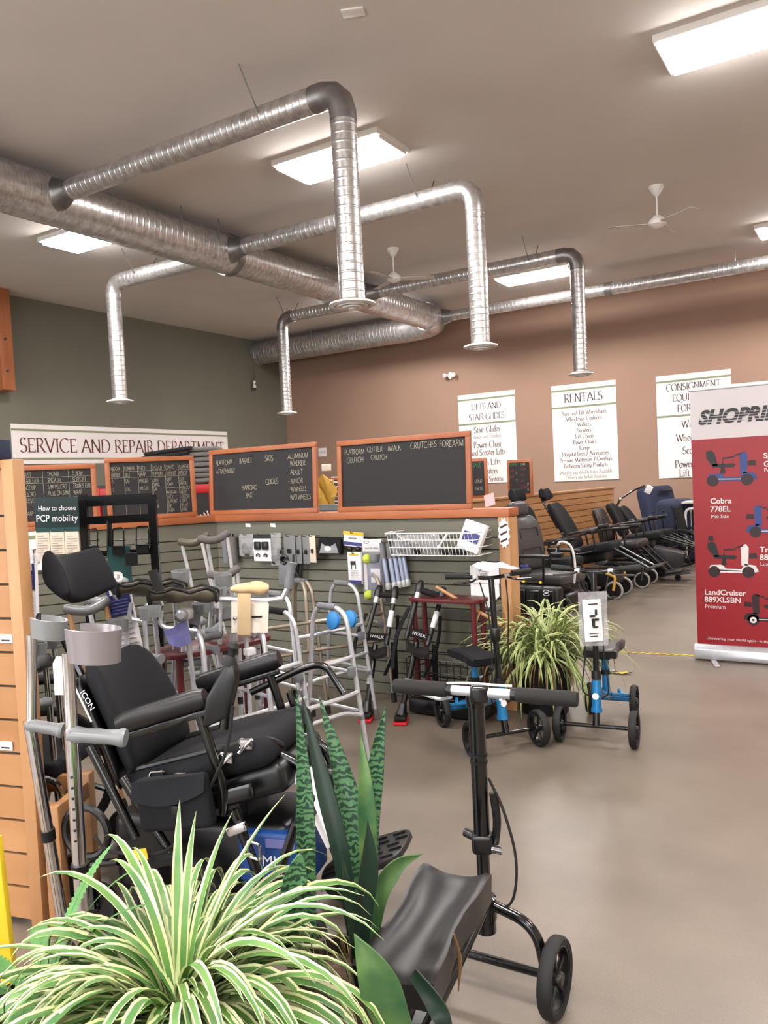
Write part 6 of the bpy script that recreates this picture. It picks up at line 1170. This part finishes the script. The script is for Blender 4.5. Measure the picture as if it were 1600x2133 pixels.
# ---------------------------------------------------------------- floor tape
def tape(name, lb, a, c, w, n, wob=0):
    a, c = V(a), V(c); d = (c-a).normalized(); s = V((-d.y, d.x, 0))*w/2; L = (c-a).length; b = MB()
    for i in range(n):
        b.mi = i % 2; p, q = a+d*L*i/n, a+d*L*(i+1)/n; sh = d*w*.5; z = V((0, 0, .002+wob*abs(math.sin(i*1.3)))); z2 = V((0, 0, .002+wob*abs(math.sin((i+1)*1.3))))
        b.faces([p-s-sh+z, q-s-sh+z2, q+s+sh+z2, p+s+sh+z], [(0, 1, 2, 3)])
    tag(b.out(name, ['yellow', 'black_plastic'], smooth=False), lb, 'tape')
tape('floor_tape', 'yellow and black hazard tape stuck across the floor towards the banner', onz(1262, 1357), onz(1453, 1366), .045, 26)
tape('tape_scrap', 'loose scrap of yellow and black tape on the floor behind the right blue scooter', onz(1268, 1402), onz(1312, 1405), .05, 6, .015)
# ---------------------------------------------------------------- red storage rack with cushions at the back left, shelf goods in the board gaps
t = thing('red_rack', 'red storage rack seen between and above the chalkboards at the back left', 'shelving', fl(250, 8.2)); q = lambda x, y, d=8.2: atd(x, y, d)
for x in (40, 200, 442):
    a = q(x, 1000); MB().box((a.x, a.y, .78), (.07, .07, 1.56), (0, 0, .56)).out('upright', 'red_rack', t, world=True)
for y0, y1, z in ((1022, 1001, 1.5), (1100, 1086, 1.05)):
    a, c = q(36, y0), q(446, y1); a.z = c.z = z; MB().beam(a, c, .05, .09, .005).out('beam', 'red_rack', t, world=True); MB().beam(a+FW*.3+V((0, 0, -.0)), c+FW*.3, .55, .025).out('shelf', 'dark_shelf', t, world=True)
a, c = q(30, 1000, 9.0), q(446, 985, 9.0); a.z = c.z = 0.8; MB().beam(a, c, .03, 1.58).out('back_panel', 'dark_shelf', t, world=True)
def cush(n, x, z0, w, d, th, tilt, m, lbs, grp, dep=8.35, jit=.02):
    z = z0
    for i in range(n):
        a = q(x, 960, dep); a.z = z+th/2; o_ = pad(MB(), (0, 0, 0), (w, d, th), (0, R(tilt), 0), th*.45).out('seat_cushion', m); o_.location = a+RT*random.uniform(-jit, jit); o_.rotation_euler.z = .56; tag(o_, lbs[i] if isinstance(lbs, list) else lbs, 'cushion', grp); z += th+.004
cush(7, 424, 1.56, .34, .34, .05, 0, 'grey_foam', 'grey foam seat cushion in the neat stack on the red rack', 'grey cushions stacked on the red rack')
cush(8, 358, 1.56, .5, .42, .042, -5, 'foam', 'flat black cushion in the slanted stack before the service sign', 'black cushions stacked on the red rack')
cush(2, 60, 1.55, .3, .3, .05, 0, 'grey_foam', 'grey cushion at the far left of the red rack beside the first chalkboard', 'grey cushions at the left of the rack')
a = q(438, 1050, 8.15); t2 = thing('dried_plume', 'pale dried plume standing in the gap between chalkboards', 'decoration', V((a.x, a.y, 1.07)))
for k in range(7): MB().tube(spl([(0, 0, 0), (.02*(k-3), 0, .1), (.05*(k-3), 0, .16+.02*(k % 3))]), .007, 6).out('stem', 'cream_paper', t2)
for k in range(2): o = pad(MB(), (0, 0, 0), (.24, .2, .07), None, .012).out('dark_box', 'black_plastic'); o.location = V((q(446, 1040).x, q(446, 1040).y, 1.105+.075*k)); tag(o, 'small dark box, %s of two in the gap left of the bend' % ('lower' if k == 0 else 'upper'), 'box', 'dark boxes in the gap')
t = thing('dark_shelf_unit', 'dark shelf unit with white wire seen through the gap between the two large chalkboards', 'shelving', fl(700, 7.6)); q7 = lambda x, y, d=7.6: atd(x, y, d)
a, c = q7(612, 0, 8.1), q7(742, 0, 8.1); a.z = c.z = .82; MB().beam(a, c, .03, 1.4).out('back_panel', 'dark_shelf', t, world=True); a, c = q7(612, 0, 8.1), q7(742, 0, 8.1); a.z = c.z = 1.535; MB().beam(a, c, .08, .03).out('top_board', 'cedar', t, world=True)
for x in (662, 691): a = q7(x, 0, 7.3); MB().box((a.x, a.y, .68), (.02, .02, 1.36)).out('white_post', 'white_plastic', t, world=True)
b = MB()
for k in range(7): y = 994+10*k; b.tube([q7(690, y, 7.6), q7(712, y, 7.6)], .005, 5)
b.out('wire_rack', 'white_plastic', t, world=True); a, c = q7(655, 1056, 7.4), q7(720, 1056, 7.4); MB().beam(a, c, .3, .05).out('tray', 'grey_plastic', t, world=True)
a = q7(678, 1028, 7.45); o = MB().sheet([[V((-.085+.17*i/6, .02*math.sin(i*1.7+j), -.12+.25*j/6-(.05*math.sin(PI*i/6) if j == 6 else 0))) for i in range(7)] for j in range(7)], .05).out('gold_bag', 'gold'); o.location = a; o.rotation_euler.z = .56; tag(o, 'crumpled gold bag in the gap between the two large chalkboards', 'bag')
a = q7(680, 974, 8.06); o = pad(MB(), (0, 0, 0), (.09, .05, .07), None, .006).out('beige_box', 'cream_paper'); o.location = a; tag(o, 'small beige box high in the gap between the large chalkboards', 'box')
a = ony(672, 942, YB); t = thing('door_plate', 'small white plate on the brown wall between the two large chalkboards', 'sign', (a.x, YB, a.z)); MB().box((0, -.008, 0), (.22, .014, .2)).out('plate', 'sign_white', t); sans('DOOR', .04, (0, -.016, -.02), (1, 0, 0), (0, 0, 1), 'grey_ink', t)
# ---------------------------------------------------------------- lettering drawn with the built-in font becomes plain mesh
bpy.context.view_layer.update(); dg = bpy.context.evaluated_depsgraph_get()
for o in [o for o in bpy.data.objects if o.type == 'FONT']:
    me = bpy.data.meshes.new_from_object(o.evaluated_get(dg)); n = bpy.data.objects.new('lettering', me); col.objects.link(n)
    mb = o.matrix_basis.copy(); n.parent = o.parent; n.matrix_basis = mb
    bpy.data.objects.remove(o)
